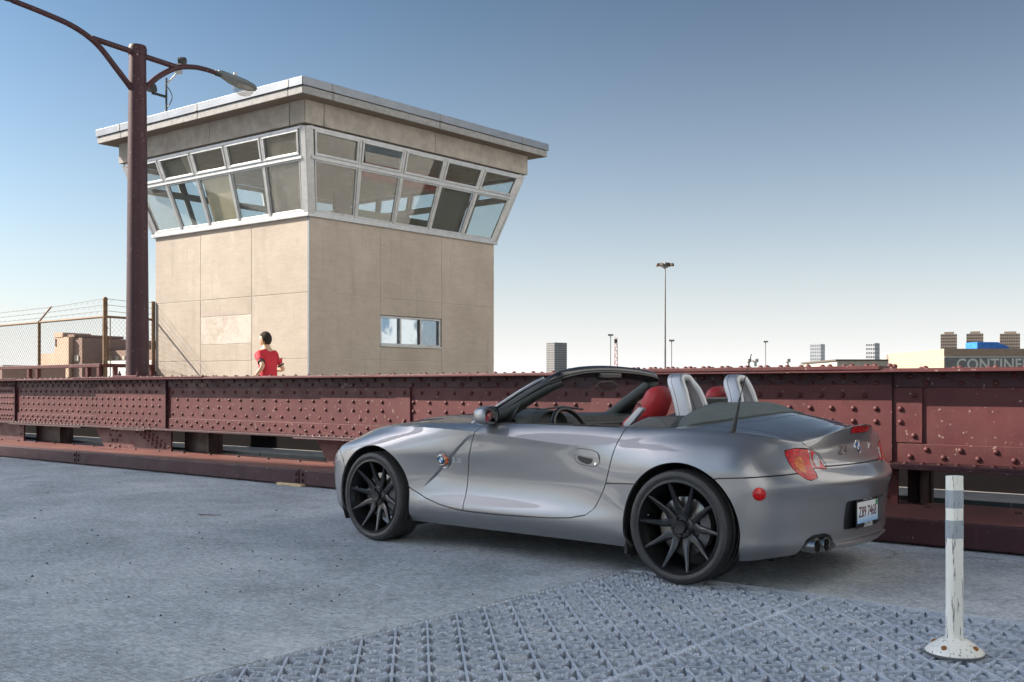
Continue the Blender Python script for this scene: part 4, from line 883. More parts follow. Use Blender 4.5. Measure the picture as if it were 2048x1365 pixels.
MB().lohi((w_ * 0.52, -0.2, h), (w_, 7, h + 0.1)).build('roof_edge', DRK, e)
for a in (0.22, 0.75): MB().lohi((w_ * a, -0.05, h - 1.0), (w_ * (a + 0.14), -0.002, h - 0.45)).build('window', FGL, e)
e, w_, h = block('white_shed', 212, 330, 722, 80, 6, 'low white shed roof between the fence and lamp post', 'building', plain('shed_white', (0.75, 0.74, 0.72), 0.6))
e, w_, h = block('far_shed', -150, 66, 737, 90, 6, 'low dark brick shed behind the railing at the far left', 'building', FBD)
MB().lohi((0, -0.1, h), (w_ + 0.2, 6.2, h + 0.18)).build('roof_edge', CORR, e)
# ---------------------------------------------------------------- the car: x runs rearwards from the front axle, y to the camera side, z up
CARA = rad(49.65); CD = Vector((math.sin(CARA), -math.cos(CARA), 0)); CM = Vector((-math.cos(CARA), -math.sin(CARA), 0))
CAR0 = Vector((-0.4345, 7.831, 0.0))
# local axes: x = CD, y = -CM so that the frame is right handed; the camera side is then negative y, so meshes are written with Y = -y
car = empty('roadster', CAR0, math.atan2(CD.y, CD.x)); tag(car, 'silver grey open two seat roadster with black wheels and red seats', 'car')

def car_paint():
    m, nt, b = newmat('silver_grey_paint'); v = coords(nt)
    b.inputs['Base Color'].default_value = (0.245, 0.248, 0.258, 1); b.inputs['Metallic'].default_value = 0.70; b.inputs['Roughness'].default_value = 0.40
    b.inputs['Coat Weight'].default_value = 0.85; b.inputs['Coat Roughness'].default_value = 0.02
    return m
PAINT = car_paint()
BLACKTRIM = plain('black_trim', (0.012, 0.013, 0.014), 0.35, var=0.1); SATIN = plain('satin_black_header', (0.02, 0.022, 0.026), 0.28, var=0.1, coat=0.3)
CAVITY = plain('wheel_well_liner', (0.012, 0.012, 0.013), 0.8, var=0.2)
RUBBER = plain('tyre_rubber', (0.028, 0.028, 0.029), 0.55, var=0.25, vs=20, bmp=0.15, bs_=200)
RIMB = plain('satin_black_wheel', (0.030, 0.031, 0.034), 0.30, 0.6, var=0.08, coat=0.15)
DISC = plain('brake_disc_steel', (0.24, 0.23, 0.215), 0.32, 0.9, var=0.1, vs=30); CALIP = plain('caliper_grey', (0.09, 0.09, 0.095), 0.5, 0.4)
CHROME = plain('bright_chrome', (0.78, 0.78, 0.79), 0.12, 1.0, var=0)
HOOPS = plain('hoop_silver', (0.40, 0.41, 0.43), 0.45, 0.6, var=0.05, coat=0.1)
REDL = plain('red_leather', (0.40, 0.028, 0.035), 0.45, var=0.12, vs=9, bmp=0.2, bs_=90); DASH = plain('dash_grey_green', (0.052, 0.062, 0.060), 0.6, var=0.12, bmp=0.25, bs_=260); DASH2 = plain('dash_silver_panel', (0.10, 0.105, 0.11), 0.45, 0.4, var=0.06)
CLOTH = plain('tonneau_cloth', (0.105, 0.125, 0.118), 0.85, var=0.12, vs=6, bmp=0.3, bs_=500)

def mlens(name, col, rough=0.05):
    m, nt, b = newmat(name); v = coords(nt)
    vo = nt.nodes.new('ShaderNodeTexVoronoi'); vo.inputs['Scale'].default_value = 90; nt.links.new(v, vo.inputs['Vector'])
    nt.links.new(ramp(nt, vo.outputs['Distance'], [(0.0, mul(col, 1.5)), (0.55, mul(col, 0.55))]), b.inputs['Base Color'])
    b.inputs['Roughness'].default_value = 0.25; b.inputs['Coat Weight'].default_value = 0.45; b.inputs['Coat Roughness'].default_value = rough; b.inputs['Specular IOR Level'].default_value = 0.3
    bump(nt, b, vo.outputs['Distance'], 0.4, 0.004); return m
LRED = mlens('lamp_red', (0.72, 0.006, 0.010)); LAMB = mlens('lamp_amber', (0.85, 0.17, 0.006)); LCLR = mlens('lamp_clear', (0.62, 0.62, 0.62))

def herm(T, P, t):
    """cubic Hermite through P (n, k) at knots T (n), evaluated at t; three point tangents"""
    T = np.asarray(T, float); P = np.asarray(P, float); n = len(T)
    D = np.zeros_like(P); h = np.diff(T); d = np.diff(P, axis=0) / h[:, None]
    D[1:-1] = (d[:-1] * h[1:, None] + d[1:] * h[:-1, None]) / (h[:-1] + h[1:])[:, None]
    D[0] = d[0]; D[-1] = d[-1]
    i = np.clip(np.searchsorted(T, t, side='right') - 1, 0, n - 2); u = ((t - T[i]) / h[i])[:, None]; hh = h[i][:, None]
    return (2 * u**3 - 3 * u**2 + 1) * P[i] + (u**3 - 2 * u**2 + u) * hh * D[i] + (-2 * u**3 + 3 * u**2) * P[i + 1] + (u**3 - u**2) * hh * D[i + 1]

# columns of control points round half the car: front centre, corner, flank, rear corner, rear centre
SX = [-0.36, -0.18, 0.0, 0.2, 0.4, 0.65, 0.95, 1.3, 1.65, 2.0, 2.15, 2.3, 2.495, 2.7, 2.87]
ZR = [0.165, 0.215, 0.30, 0.38, 0.48, 0.58, 0.66]
YR = [[.80, .80, .80, .80, .795, .80, .80, .80, .80, .805, .815, .82, .83, .83, .825],
      [.838, .845, .85, .845, .838, .838, .838, .838, .842, .85, .86, .865, .87, .865, .855],
      [.850, .858, .86, .857, .852, .854, .857, .859, .861, .864, .868, .872, .878, .872, .860],
      [.853, .863, .866, .858, .842, .829, .825, .827, .836, .853, .865, .875, .883, .877, .863],
      [.853, .866, .871, .860, .838, .817, .809, .810, .821, .848, .865, .879, .887, .881, .865],
      [.846, .864, .872, .863, .845, .826, .816, .816, .824, .848, .865, .880, .889, .882, .864],
      [.825, .853, .866, .864, .853, .840, .829, .825, .828, .845, .859, .875, .885, .877, .858]]
Z8 = [.700, .762, .795, .808, .812, .806, .795, .770, .742, .742, .785, .815, .826, .818, .803]
Y8 = [.690, .725, .755, .782, .803, .822, .834, .837, .834, .832, .818, .800, .785, .765, .742]
Z9 = [.722, .785, .818, .834, .843, .848, .850, .852, .848, .845, .848, .851, .853, .845, .831]
Y9 = [.600, .615, .625, .640, .660, .702, .745, .765, .766, .762, .756, .745, .725, .695, .668]
NR = 10
cols = []
# front columns, rows of (x, y, z)
fx0 = [-.70, -.735, -.765, -.782, -.787, -.775, -.752, -.730, -.700, -.655]; fz0 = [.17, .21, .30, .38, .48, .55, .59, .62, .648, .668]
for y, dx, dz, sy in ((0.0, 0.0, 0.0, 1), (0.30, 0.012, 0.0, 1), (0.56, 0.075, 0.004, 1), (0.755, 0.255, 0.02, 1)):
    c = []
    for r in range(NR):
        yy = y * (1.0 if r < 6 else (1.0 - 0.04 * (r - 5))) * (0.97 if r == 0 else 1)
        zz_ = fz0[r] + dz * (r / 9) * (1 + 1.2 * (y > 0.7))
        c.append((fx0[r] + dx + (0.02 * (r - 6) if r > 6 and y > 0.7 else 0), yy, zz_))
    cols.append(c)
for k, x in enumerate(SX):
    c = [(x, YR[r][k], ZR[r]) for r in range(7)]
    zm = 0.66 + (Z8[k] - 0.66) * 0.52
    y7 = YR[6][k] + (Y8[k] - YR[6][k]) * 0.36
    c.append((x, y7, zm)); c.append((x, Y8[k], Z8[k])); c.append((x, Y9[k], Z9[k])); cols.append(c)
rz = [.205, .235, .30, .38, .48, .565, .615, .652, .785, .872]
# rear corner and rear face: x per row
rearc = [   # (x, y, z) per row, from the flank end to the rear centre
    ([2.965, 2.985, 2.985, 2.985, 2.986, 2.990, 2.985, 2.980, 2.972, 2.965], [.745, .775, .790, .800, .806, .810, .788, .764, .700, .640], [.180, .222, .30, .38, .48, .572, .632, .668, .788, .815]),
    ([3.05, 3.092, 3.098, 3.104, 3.114, 3.134, 3.106, 3.084, 3.070, 3.060], [.585, .590, .592, .594, .596, .600, .592, .588, .575, .562], [.190, .228, .30, .38, .48, .572, .628, .660, .752, .790]),
    ([3.115, 3.162, 3.164, 3.170, 3.184, 3.206, 3.166, 3.132, 3.108, 3.100], [.375] * 10, [.198, .233, .30, .38, .48, .571, .622, .654, .748, .812]),
    ([3.145, 3.192, 3.194, 3.200, 3.220, 3.244, 3.200, 3.162, 3.140, 3.166], [.19] * 10, [.203, .235, .30, .38, .48, .570, .618, .652, .764, .857]),
    ([3.155, 3.202, 3.204, 3.212, 3.234, 3.260, 3.212, 3.172, 3.150, 3.205], [0.0] * 10, [.205, .235, .30, .38, .48, .570, .617, .652, .772, .873])]
for xs, ys, zs in rearc: cols.append([(xs[r], ys[r], zs[r]) for r in range(NR)])
CP = np.array(cols)                                    # (columns, rows, 3)
TC = np.concatenate([[0], np.cumsum(np.linalg.norm(np.diff(CP[:, 5, :], axis=0), axis=1))])
# fine column parameters
def fineT(n_per=1.0, step=0.0105):
    out = []
    for a, b_ in zip(TC[:-1], TC[1:]):
        k = max(3, int((b_ - a) / step)); out.append(np.linspace(a, b_, k, endpoint=False))
    return np.concatenate(out + [[TC[-1]]])
TF = fineT()
def rowline(r): return herm(TC, CP[:, r, :], TF)        # fine curve of one control row
RL = np.stack([rowline(r) for r in range(NR)], axis=1)  # (fine columns, rows, 3)
def gauss(A, sig, sym=None):
    k = int(3 * sig) + 1; w = np.exp(-0.5 * (np.arange(-k, k + 1) / sig) ** 2); w /= w.sum()
    lo, hi = A[1:k + 1][::-1].copy(), A[-k - 1:-1][::-1].copy()
    if sym is not None: lo[..., sym] *= -1; hi[..., sym] *= -1          # mirror over the centre line
    P = np.concatenate([lo, A, hi]); return sum(w[i] * P[i:i + len(A)] for i in range(2 * k + 1))
RL0 = gauss(RL, 4.5, 1); RLs = gauss(RL, 11.0, 1); wf = np.clip((2.35 - RL[:, :, 0]) / 0.25, 0, 1) * np.clip((RL[:, :, 0] + 0.45) / 0.2, 0, 1); RL = RL0 * (1 - wf[:, :, None]) + RLs * wf[:, :, None]
RL[0, :, 1] = 0; RL[-1, :, 1] = 0
VR = np.array([0, .05, .135, .215, .315, .415, .495, .56, .64])   # row knots bottom to crease
def side_grid(n=86):
    v = np.concatenate([np.linspace(0, VR[-1], n)])
    G_ = np.zeros((len(TF), n, 3))
    for i in range(len(TF)): G_[i] = herm(VR, RL[i, :9, :], v)
    k = 2; w = np.exp(-0.5 * (np.arange(-6, 7) / 2.2) ** 2); w /= w.sum(); A = G_[:, :80].copy(); P = np.concatenate([2 * G_[:, :1] - G_[:, 1:7][:, ::-1], G_], axis=1); S_ = sum(w[q] * P[:, q:q + 80] for q in range(13)); f = np.clip((78 - np.arange(80)) / 8.0, 0, 1)[None, :, None]; G_[:, :80] = A * (1 - f) + S_ * f
    x, z = G_[:, :, 0], G_[:, :, 2]; t = x - (0.455 + (z - 0.38) * 1.16); on = np.clip(t / 0.010, 0, 1); on = on * on * (3 - 2 * on)
    fade = np.exp(-np.clip(t, 0, 9) / 0.13) * np.clip((z - 0.40) / 0.08, 0, 1) * np.clip((0.775 - z) / 0.05, 0, 1) * (x > 0.3) * (x < 1.5)
    G_[:, :, 1] -= 0.0095 * on * fade
    return G_
def band_grid(n=14):
    t = np.linspace(0, 1, n); A, B = RL[:, 8, :], RL[:, 9, :]
    G_ = A[:, None, :] * (1 - t)[None, :, None] + B[:, None, :] * t[None, :, None]
    # a little crown so that the strip is not flat
    G_[:, :, 2] += (0.010 * np.sin(np.pi * t))[None, :]
    return G_
def gridnormals(G_):
    du = np.gradient(G_, axis=0); dv = np.gradient(G_, axis=1); n_ = np.cross(du, dv); n_ /= np.linalg.norm(n_, axis=2, keepdims=True) + 1e-12
    return n_
def gridtris(a, b_):
    i, j = np.meshgrid(np.arange(a - 1), np.arange(b_ - 1), indexing='ij'); q = (i * b_ + j).ravel()
    return np.concatenate([np.stack([q, q + b_, q + b_ + 1], 1), np.stack([q, q + b_ + 1, q + 1], 1)])
class Surf:
    def __init__(s, V, Nn, T): s.V, s.N, s.T = V, Nn, T
    @staticmethod
    def grid(G_, out=None):
        n_ = gridnormals(G_); V = G_.reshape(-1, 3); Nn = n_.reshape(-1, 3)
        s = Surf(V, Nn, gridtris(*G_.shape[:2]))
        if out is not None and np.mean(np.sum(Nn * (V - np.array(out)), axis=1)) < 0: s.N = -s.N
        s.orient(); return s
    def orient(s):
        a, b_, c = s.V[s.T[:, 0]], s.V[s.T[:, 1]], s.V[s.T[:, 2]]; fn = np.cross(b_ - a, c - a); m_ = np.sum(fn * s.N[s.T].sum(1), 1) < 0
        s.T[m_] = s.T[m_][:, ::-1]
    def cut(s, f):
        """keep where f(V) > 0, splitting triangles on the zero line"""
        if not len(s.T): return s
        d = f(s.V); V = [s.V]; Nn = [s.N]; base = len(s.V); new = []; cache = {}; extraV = []; extraN = []
        ins = d > 0; cnt = ins[s.T].sum(1); keep = [s.T[cnt == 3]]
        part = s.T[(cnt > 0) & (cnt < 3)]
        def mid(a, b_):
            k = (a, b_) if a < b_ else (b_, a)
            if k not in cache:
                w = d[k[0]] / (d[k[0]] - d[k[1]]); extraV.append(s.V[k[0]] * (1 - w) + s.V[k[1]] * w); n_ = s.N[k[0]] * (1 - w) + s.N[k[1]] * w
                extraN.append(n_ / (np.linalg.norm(n_) + 1e-12)); cache[k] = base + len(extraV) - 1
            return cache[k]
        for t in part:
            poly = []
            for k in range(3):
                a, b_ = t[k], t[(k + 1) % 3]
                if ins[a]: poly.append(a)
                if ins[a] != ins[b_]: poly.append(mid(a, b_))
            for k in range(1, len(poly) - 1): new.append((poly[0], poly[k], poly[k + 1]))
        T = np.concatenate(keep + ([np.array(new)] if new else []))
        V = np.concatenate([s.V] + ([np.array(extraV)] if extraV else [])); Nn = np.concatenate([s.N] + ([np.array(extraN)] if extraN else []))
        return Surf(V, Nn, T).clean()
    def clean(s):
        if not len(s.T): return Surf(np.zeros((0, 3)), np.zeros((0, 3)), np.zeros((0, 3), int))
        u, inv = np.unique(s.T, return_inverse=True); return Surf(s.V[u], s.N[u], inv.reshape(-1, 3))
    def join(s, *o):
        V, Nn, T = [s.V], [s.N], [s.T]; b_ = len(s.V)
        for q in o: V.append(q.V); Nn.append(q.N); T.append(q.T + b_); b_ += len(q.V)
        return Surf(np.concatenate(V), np.concatenate(Nn), np.concatenate(T))
    def mirror(s):
        k = np.array([1, -1, 1.0]); return Surf(s.V * k, s.N * k, s.T[:, ::-1].copy())
    def off(s, d): return Surf(s.V + s.N * d, s.N.copy(), s.T.copy())
    def border(s):
        e = np.concatenate([s.T[:, [0, 1]], s.T[:, [1, 2]], s.T[:, [2, 0]]]); k = {}
        for a, b_ in e:
            k[(a, b_)] = k.get((a, b_), 0) + 1
        return [(a, b_) for (a, b_) in k if (b_, a) not in k]
def weld(s, eps=1e-5):
    q = np.round(s.V / eps).astype(np.int64); u, idx, inv = np.unique(q, axis=0, return_index=True, return_inverse=True); inv = inv.ravel()
    Nn = np.zeros((len(u), 3)); np.add.at(Nn, inv, s.N); Nn /= np.linalg.norm(Nn, axis=1, keepdims=True) + 1e-12
    T = inv[s.T]; T = T[(T[:, 0] != T[:, 1]) & (T[:, 1] != T[:, 2]) & (T[:, 0] != T[:, 2])]
    return Surf(s.V[idx], Nn, T)
def panel(name, s, mat, parent=None, fold=0.014, thick=None):
    """surface as a mesh with its own smooth normals and the edges folded inwards"""
    V = s.V.copy(); Nn = s.N.copy(); T = s.T.copy(); nb = len(V); fs = [tuple(t) for t in T]; extra = []; ex_n = []
    if fold:
        bd = s.border(); mp = {}
        for a, b_ in bd:
            for x in (a, b_):
                if x not in mp: mp[x] = (nb + len(extra), nb + len(extra) + 1); extra.append(V[x]); ex_n.append(None); extra.append(V[x] - Nn[x] * fold); ex_n.append(None)
            fs.append((b_, a, mp[a][0] , mp[b_][0])) if False else fs.append((mp[b_][0], mp[a][0], mp[a][1], mp[b_][1]))
        if extra: V = np.concatenate([V, np.array(extra)])
    V = V * np.array([1, -1, 1.0])
    me = bpy.data.meshes.new(name); me.from_pydata(V.tolist(), [], [tuple(reversed(f)) for f in fs]); me.materials.append(mat)
    me.polygons.foreach_set('use_smooth', [True] * len(me.polygons)); me.update()
    cn = np.zeros((len(V), 3)); cn[:nb] = Nn * np.array([1, -1, 1.0])
    if len(V) > nb:
        vn = np.zeros(len(V) * 3); me.vertices.foreach_get('normal', vn); cn[nb:] = vn.reshape(-1, 3)[nb:]
    me.normals_split_custom_set_from_vertices(cn.tolist())
    o = bpy.data.objects.new(name, me); return link(o, parent or car)
def cw(p): return (p[0], -p[1], p[2])                    # car coordinates to the local frame
class CB(MB):
    """MB that takes car coordinates (y to the camera side)"""
    def build(s, name, mats, parent=None, smooth=None, bevel=None, loc=None):
        s.v = [(x, -y, z) for x, y, z in s.v]; return MB.build(s, name, mats, parent or car, smooth, bevel, loc)
cenr = (1.3, 0, 0.45)
SIDE = Surf.grid(side_grid(), cenr); BAND = Surf.grid(band_grid(), (1.3, 0, 0.2))
AF, AR = (0.012, 0.312), (2.500, 0.305)                   # arch centres
RAF, RAR = 0.362, 0.366
def archf(V): return np.hypot(V[:, 0] - AF[0], V[:, 2] - AF[1]) - RAF
def archr(V): return np.hypot(V[:, 0] - AR[0], V[:, 2] - AR[1]) - RAR
def pl(pts):
    P = np.array(pts); return lambda q: np.interp(q, P[:, 0], P[:, 1])
gp_ = 0.0034
doorF = pl([(0.16, 0.876), (0.27, 0.878), (0.40, 0.876), (0.51, 0.881), (0.62, 0.900), (0.726, 0.930), (0.793, 0.962), (0.83, 1.00), (0.88, 1.05)])          # x of the front edge by z
doorR = pl([(0.27, 1.70), (0.30, 1.80), (0.326, 1.86), (0.375, 1.925), (0.48, 1.985), (0.527, 2.004), (0.60, 2.026), (0.71, 2.054), (0.80, 2.08), (0.90, 2.10)])
doorB = pl([(0.30, 0.425), (0.40, 0.383), (0.53, 0.335), (0.668, 0.303), (0.80, 0.285), (0.90, 0.278), (1.126, 0.277), (1.40, 0.284), (1.60, 0.292), (1.75, 0.305), (1.95, 0.35), (2.2, 0.5)])  # z of the lower edge by x
seamR = pl([(1.9, 0.527), (2.0, 0.525), (2.2, 0.535), (2.6, 0.56), (2.75, 0.598), (2.9, 0.608), (3.0, 0.617), (3.1, 0.628), (3.4, 0.64)])   # rear seam z by x
def splitfield(): pass
S0 = SIDE.cut(archf).cut(archr)
ALLS = S0.join(BAND)
f_doorF = lambda V: V[:, 0] - doorF(V[:, 2]); f_doorR = lambda V: doorR(V[:, 2]) - V[:, 0]; f_doorB = lambda V: V[:, 2] - doorB(V[:, 0])
f_seam = lambda V: V[:, 2] - seamR(V[:, 0])
bumpF = pl([(0.15, -0.30), (0.50, -0.30), (0.56, -0.318), (0.62, -0.40), (0.66, -0.47), (0.70, -0.56), (0.9, -0.6)])
f_bf = lambda V: V[:, 0] - bumpF(V[:, 2])
neg = lambda f: (lambda V: -f(V)); add_ = lambda f, c: (lambda V: f(V) - c)
g_ = lambda f: add_(f, gp_)
door = ALLS.cut(g_(f_doorF)).cut(g_(f_doorR)).cut(g_(f_doorB))
fend = ALLS.cut(g_(neg(f_doorF))).cut(g_(f_bf)).cut(lambda V: np.where(V[:, 0] > 0.2, V[:, 2] - doorB(V[:, 0]) - gp_, 1.0))
# front bumper
fbump = S0.join(BAND).cut(g_(neg(f_bf)))
sill = S0.cut(lambda V: V[:, 0] - 0.2).cut(lambda V: 2.3 - V[:, 0]).cut(lambda V: np.where(V[:, 0] < 1.75, doorB(V[:, 0]) - V[:, 2] - gp_, np.maximum(doorB(V[:, 0]) - V[:, 2], V[:, 0] - doorR(V[:, 2])) - gp_)).cut(lambda V: np.where(V[:, 0] > 1.9, seamR(V[:, 0]) - V[:, 2] - gp_, 1.0))
LAMP = [(.665, .748), (.60, .757), (.527, .753), (.48, .743), (.436, .713), (.394, .645), (.40, .640), (.508, .650), (.515, .625), (.527, .603), (.58, .589), (.61, .600), (.634, .623), (.66, .685), (.668, .72)]
fy = lambda V: V[:, 1]; fz_ = lambda V: V[:, 2]
def polyfield(poly, fu, fv):
    P = np.array(poly)
    def f(V):
        u, v = fu(V), fv(V); d = np.full(len(V), 1e9); inside = np.zeros(len(V), bool); n = len(P)
        for i in range(n):
            a, b_ = P[i], P[(i + 1) % n]; e = b_ - a; t = np.clip(((u - a[0]) * e[0] + (v - a[1]) * e[1]) / (e @ e), 0, 1)
            d = np.minimum(d, np.hypot(u - a[0] - t * e[0], v - a[1] - t * e[1]))
            c = ((a[1] > v) != (b_[1] > v)) & (u < (b_[0] - a[0]) * (v - a[1]) / (b_[1] - a[1] + 1e-15) + a[0]); inside ^= c
        return np.where(inside, d, -d)
    return f
f_lamp = polyfield(LAMP, fy, fz_); rearish = lambda V: V[:, 0] > 2.9
nolamp = lambda V: np.where(rearish(V), -f_lamp(V) - 0.003, 1.0)
quart = ALLS.cut(lambda V: np.where(V[:, 0] < 2.6, V[:, 0] - doorR(V[:, 2]) - gp_, 1.0)).cut(g_(f_seam)).cut(nolamp)
lidy = pl([(0.5, 0.35), (0.652, 0.372), (0.69, 0.398), (0.72, 0.425), (0.755, 0.480), (0.772, 0.53), (0.80, 0.562), (0.9, 0.60)])   # boot lid side edge on the rear, y by z
f_lid = lambda V: np.where(V[:, 0] > 2.9, lidy(V[:, 2]) - V[:, 1], -1.0)
f_lidb = lambda V: V[:, 2] - 0.652
quart = quart.cut(lambda V: np.where(V[:, 0] > 2.9, np.maximum(-f_lid(V), -f_lidb(V)) - gp_, 1.0)).cut(lambda V: np.where(rearish(V) & (V[:, 1] < 0.52), V[:, 2] - 0.652 - gp_, 1.0))
lidrear = ALLS.cut(g_(f_lid)).cut(g_(f_lidb))
rbump = S0.cut(lambda V: V[:, 0] - 2.5).cut(lambda V: np.where(rearish(V) & (V[:, 1] < 0.52), 0.652 - gp_ - V[:, 2], seamR(V[:, 0]) - gp_ - V[:, 2])).cut(nolamp)
# top surfaces: hood, and the deck behind the seats
SPX = [-.655, -.63, -.57, -.47, -.36, -.18, 0, .2, .4, .65, .84]; SPZ = [.668, .684, .716, .752, .786, .832, .860, .878, .890, .902, .908]
RPX = [2.15, 2.3, 2.495, 2.7, 2.87, 2.985, 3.06, 3.115, 3.165, 3.205]; RPZ = [.955, .958, .956, .936, .903, .876, .865, .864, .868, .873]
def topgrid(c0, c1, SX_, SZ_, n=60, pw=1.9):
    t0, t1 = TC[c0], TC[c1]; tf = TF[(TF >= t0 - 1e-9) & (TF <= t1 + 1e-9)]
    E_ = np.stack([np.interp(tf, TF, RL[:, 9, q]) for q in range(3)], 1); kn = TC[c0:c1 + 1]
    S_ = herm(kn, np.stack([np.array(SX_), np.zeros(len(SX_)), np.array(SZ_)], 1), tf)
    w = np.linspace(0, 1, n); G_ = np.zeros((len(tf), n, 3))
    for k, q in enumerate(w):
        G_[:, k, 0] = E_[:, 0] + (S_[:, 0] - E_[:, 0]) * q; G_[:, k, 1] = E_[:, 1] * (1 - q)
        sh = 1 - (1 - q) ** pw; G_[:, k, 2] = E_[:, 2] + (S_[:, 2] - E_[:, 2]) * sh
    return G_
HOODG = topgrid(0, 10, SPX, SPZ, 60, 1.9)
# two soft creases that run back from the badge to the screen pillars
for i in range(HOODG.shape[0]):
    for k in range(HOODG.shape[1]):
        x, y, z = HOODG[i, k]; yc = 0.16 + 0.36 * max(0, x + 0.6) / 1.4; HOODG[i, k, 2] += 0.010 * max(0, min(1, (x + 0.6) / 0.5)) / (1 + math.exp((y - yc) / 0.012)) - 0.004 * max(0, min(1, (x + 0.6) / 0.5))
HOOD = Surf.grid(HOODG, (0, 0, -3)); DECK = Surf.grid(topgrid(14, 23, RPX, RPZ, 60, 1.75), (2.7, 0, -3))
cowl = pl([(0.0, 0.72), (0.3, 0.735), (0.5, 0.775), (0.62, 0.83), (0.72, 0.92), (0.9, 1.1)])
hood = HOOD.cut(lambda V: cowl(V[:, 1]) - V[:, 0]).cut(lambda V: V[:, 0] + 0.64 + 0.15 * V[:, 1] ** 2)
ton = pl([(0.0, 2.735), (0.2, 2.722), (0.4, 2.665), (0.55, 2.585), (0.64, 2.51), (0.70, 2.44), (0.9, 2.2)])        # rear edge of the cloth cover, x by y
lidf = pl([(0.0, 2.80), (0.2, 2.79), (0.4, 2.75), (0.52, 2.69), (0.60, 2.62), (0.64, 2.57), (0.9, 2.1)])              # front edge of the boot lid
lids = pl([(2.4, 0.70), (2.57, 0.640), (2.7, 0.628), (2.87, 0.605), (2.98, 0.585), (3.07, 0.55), (3.2, 0.50)])          # side edge of the lid, y by x
f_top = lambda V: np.minimum(V[:, 0] - lidf(V[:, 1]), lids(V[:, 0]) - V[:, 1])
# on the rear corner the lid edge meets the lip: the side edge is carried over the band as well
lidtop = DECK.cut(g_(f_top))
decku = DECK.cut(g_(neg(f_top))).cut(lambda V: V[:, 0] - np.maximum(2.26, 2.26)).cut(lambda V: V[:, 0] - ton(V[:, 1]))
def both(s): return weld(s.join(s.mirror()), 2e-5)
# ---- paint panels
for nm, s, sides in (('door_skin', door, 2), ('front_fender', fend, 2), ('sill_panel', sill, 2)):
    pass
PRT = {}
def two(name, s, mat=PAINT, fold=0.016):
    a = panel(name, s, mat, None, fold); b_ = panel(name, s.mirror(), mat, None, fold); PRT[name] = a; return a, b_
two('door', door); two('front_fender', fend); two('sill', sill); two('rear_quarter', weld(quart.join(decku)))
panel('front_bumper', both(fbump), PAINT)
panel('hood', both(hood), PAINT, None, 0.012)
PRT['rear_bumper'] = None
PLR = [(-0.27, 0.302), (0.27, 0.302), (0.27, 0.452), (-0.27, 0.452)]
f_plate = polyfield([(-0.265, 0.30), (0.265, 0.30), (0.275, 0.31), (0.275, 0.445), (0.262, 0.458), (-0.262, 0.458), (-0.275, 0.445), (-0.275, 0.31)], lambda V: V[:, 1], lambda V: V[:, 2])
f_exh = polyfield([(0.375, 0.14), (0.375, 0.25), (0.395, 0.284), (0.44, 0.298), (0.53, 0.294), (0.58, 0.272), (0.595, 0.24), (0.595, 0.14)], lambda V: V[:, 1], lambda V: V[:, 2])
rb = both(rbump)
isr = lambda V: V[:, 0] > 3.0
rbp = rb.cut(lambda V: np.where(isr(V), -f_plate(V), 1.0)).cut(lambda V: np.where(isr(V), -f_exh(V), 1.0))
PRT['rear_bumper'] = panel('rear_bumper', rbp, PAINT, None, 0.03)
pr = rb.cut(lambda V: np.where(isr(V), f_plate(V), -1.0)); panel('plate_recess', Surf(pr.V - np.array([0.028, 0, 0]), pr.N, pr.T), PAINT, PRT['rear_bumper'], 0)
lid = weld(lidtop.join(lidrear)); lid2 = weld(lid.join(lid.mirror()), 2e-5)
PRT['boot_lid'] = panel('boot_lid', lid2, PAINT, None, 0.014)
TG = topgrid(14, 23, RPX, RPZ, 60, 1.75); TG[:, :, 2] += 0.042 * np.sqrt(np.clip((0.70 - TG[:, :, 1]) / 0.10, 0, 1)) * np.clip((2.78 - TG[:, :, 0]) / 0.30, 0, 1) * np.clip((TG[:, :, 1] + 0.25) / 0.5, 0, 1) * np.clip((ton(TG[:, :, 1]) + 0.02 - TG[:, :, 0]) / 0.16, 0, 1)
TG[:, :, 2] -= 0.05 * (1 - np.sqrt(np.clip((TG[:, :, 0] - (2.268 + 0.10 * (TG[:, :, 1] / 0.66) ** 2)) / 0.10, 0, 1))) * (TG[:, :, 0] < 2.6)
TONN = Surf.grid(TG, (2.5, 0, -3))
cl = TONN.cut(lambda V: ton(V[:, 1]) - 0.006 - V[:, 0]).cut(lambda V: V[:, 0] - (2.275 + 0.10 * (V[:, 1] / 0.66) ** 2)).cut(lambda V: 0.70 - V[:, 1])
panel('tonneau_cover', both(cl.off(0.006)), CLOTH, None, 0.03)
# dark liner behind the gaps
lin = S0.off(-0.020).cut(lambda V: V[:, 0] - 0.38).cut(lambda V: 2.88 - V[:, 0]).cut(lambda V: V[:, 2] - 0.2)
for s in (lin, lin.mirror()): panel('inner_liner', s, BLACKTRIM, None, 0)
dl_ = DECK.off(-0.02).cut(lambda V: V[:, 0] - 2.28).cut(lambda V: 3.04 - V[:, 0]); panel('inner_deck', both(dl_), BLACKTRIM, None, 0)
hl = HOOD.off(-0.02); panel('inner_hood', both(hl), BLACKTRIM, None, 0)
rl_ = SIDE.off(-0.02).cut(lambda V: V[:, 0] - 2.95).cut(lambda V: 0.70 - V[:, 2]); panel('inner_tail', both(rl_), BLACKTRIM, None, 0)
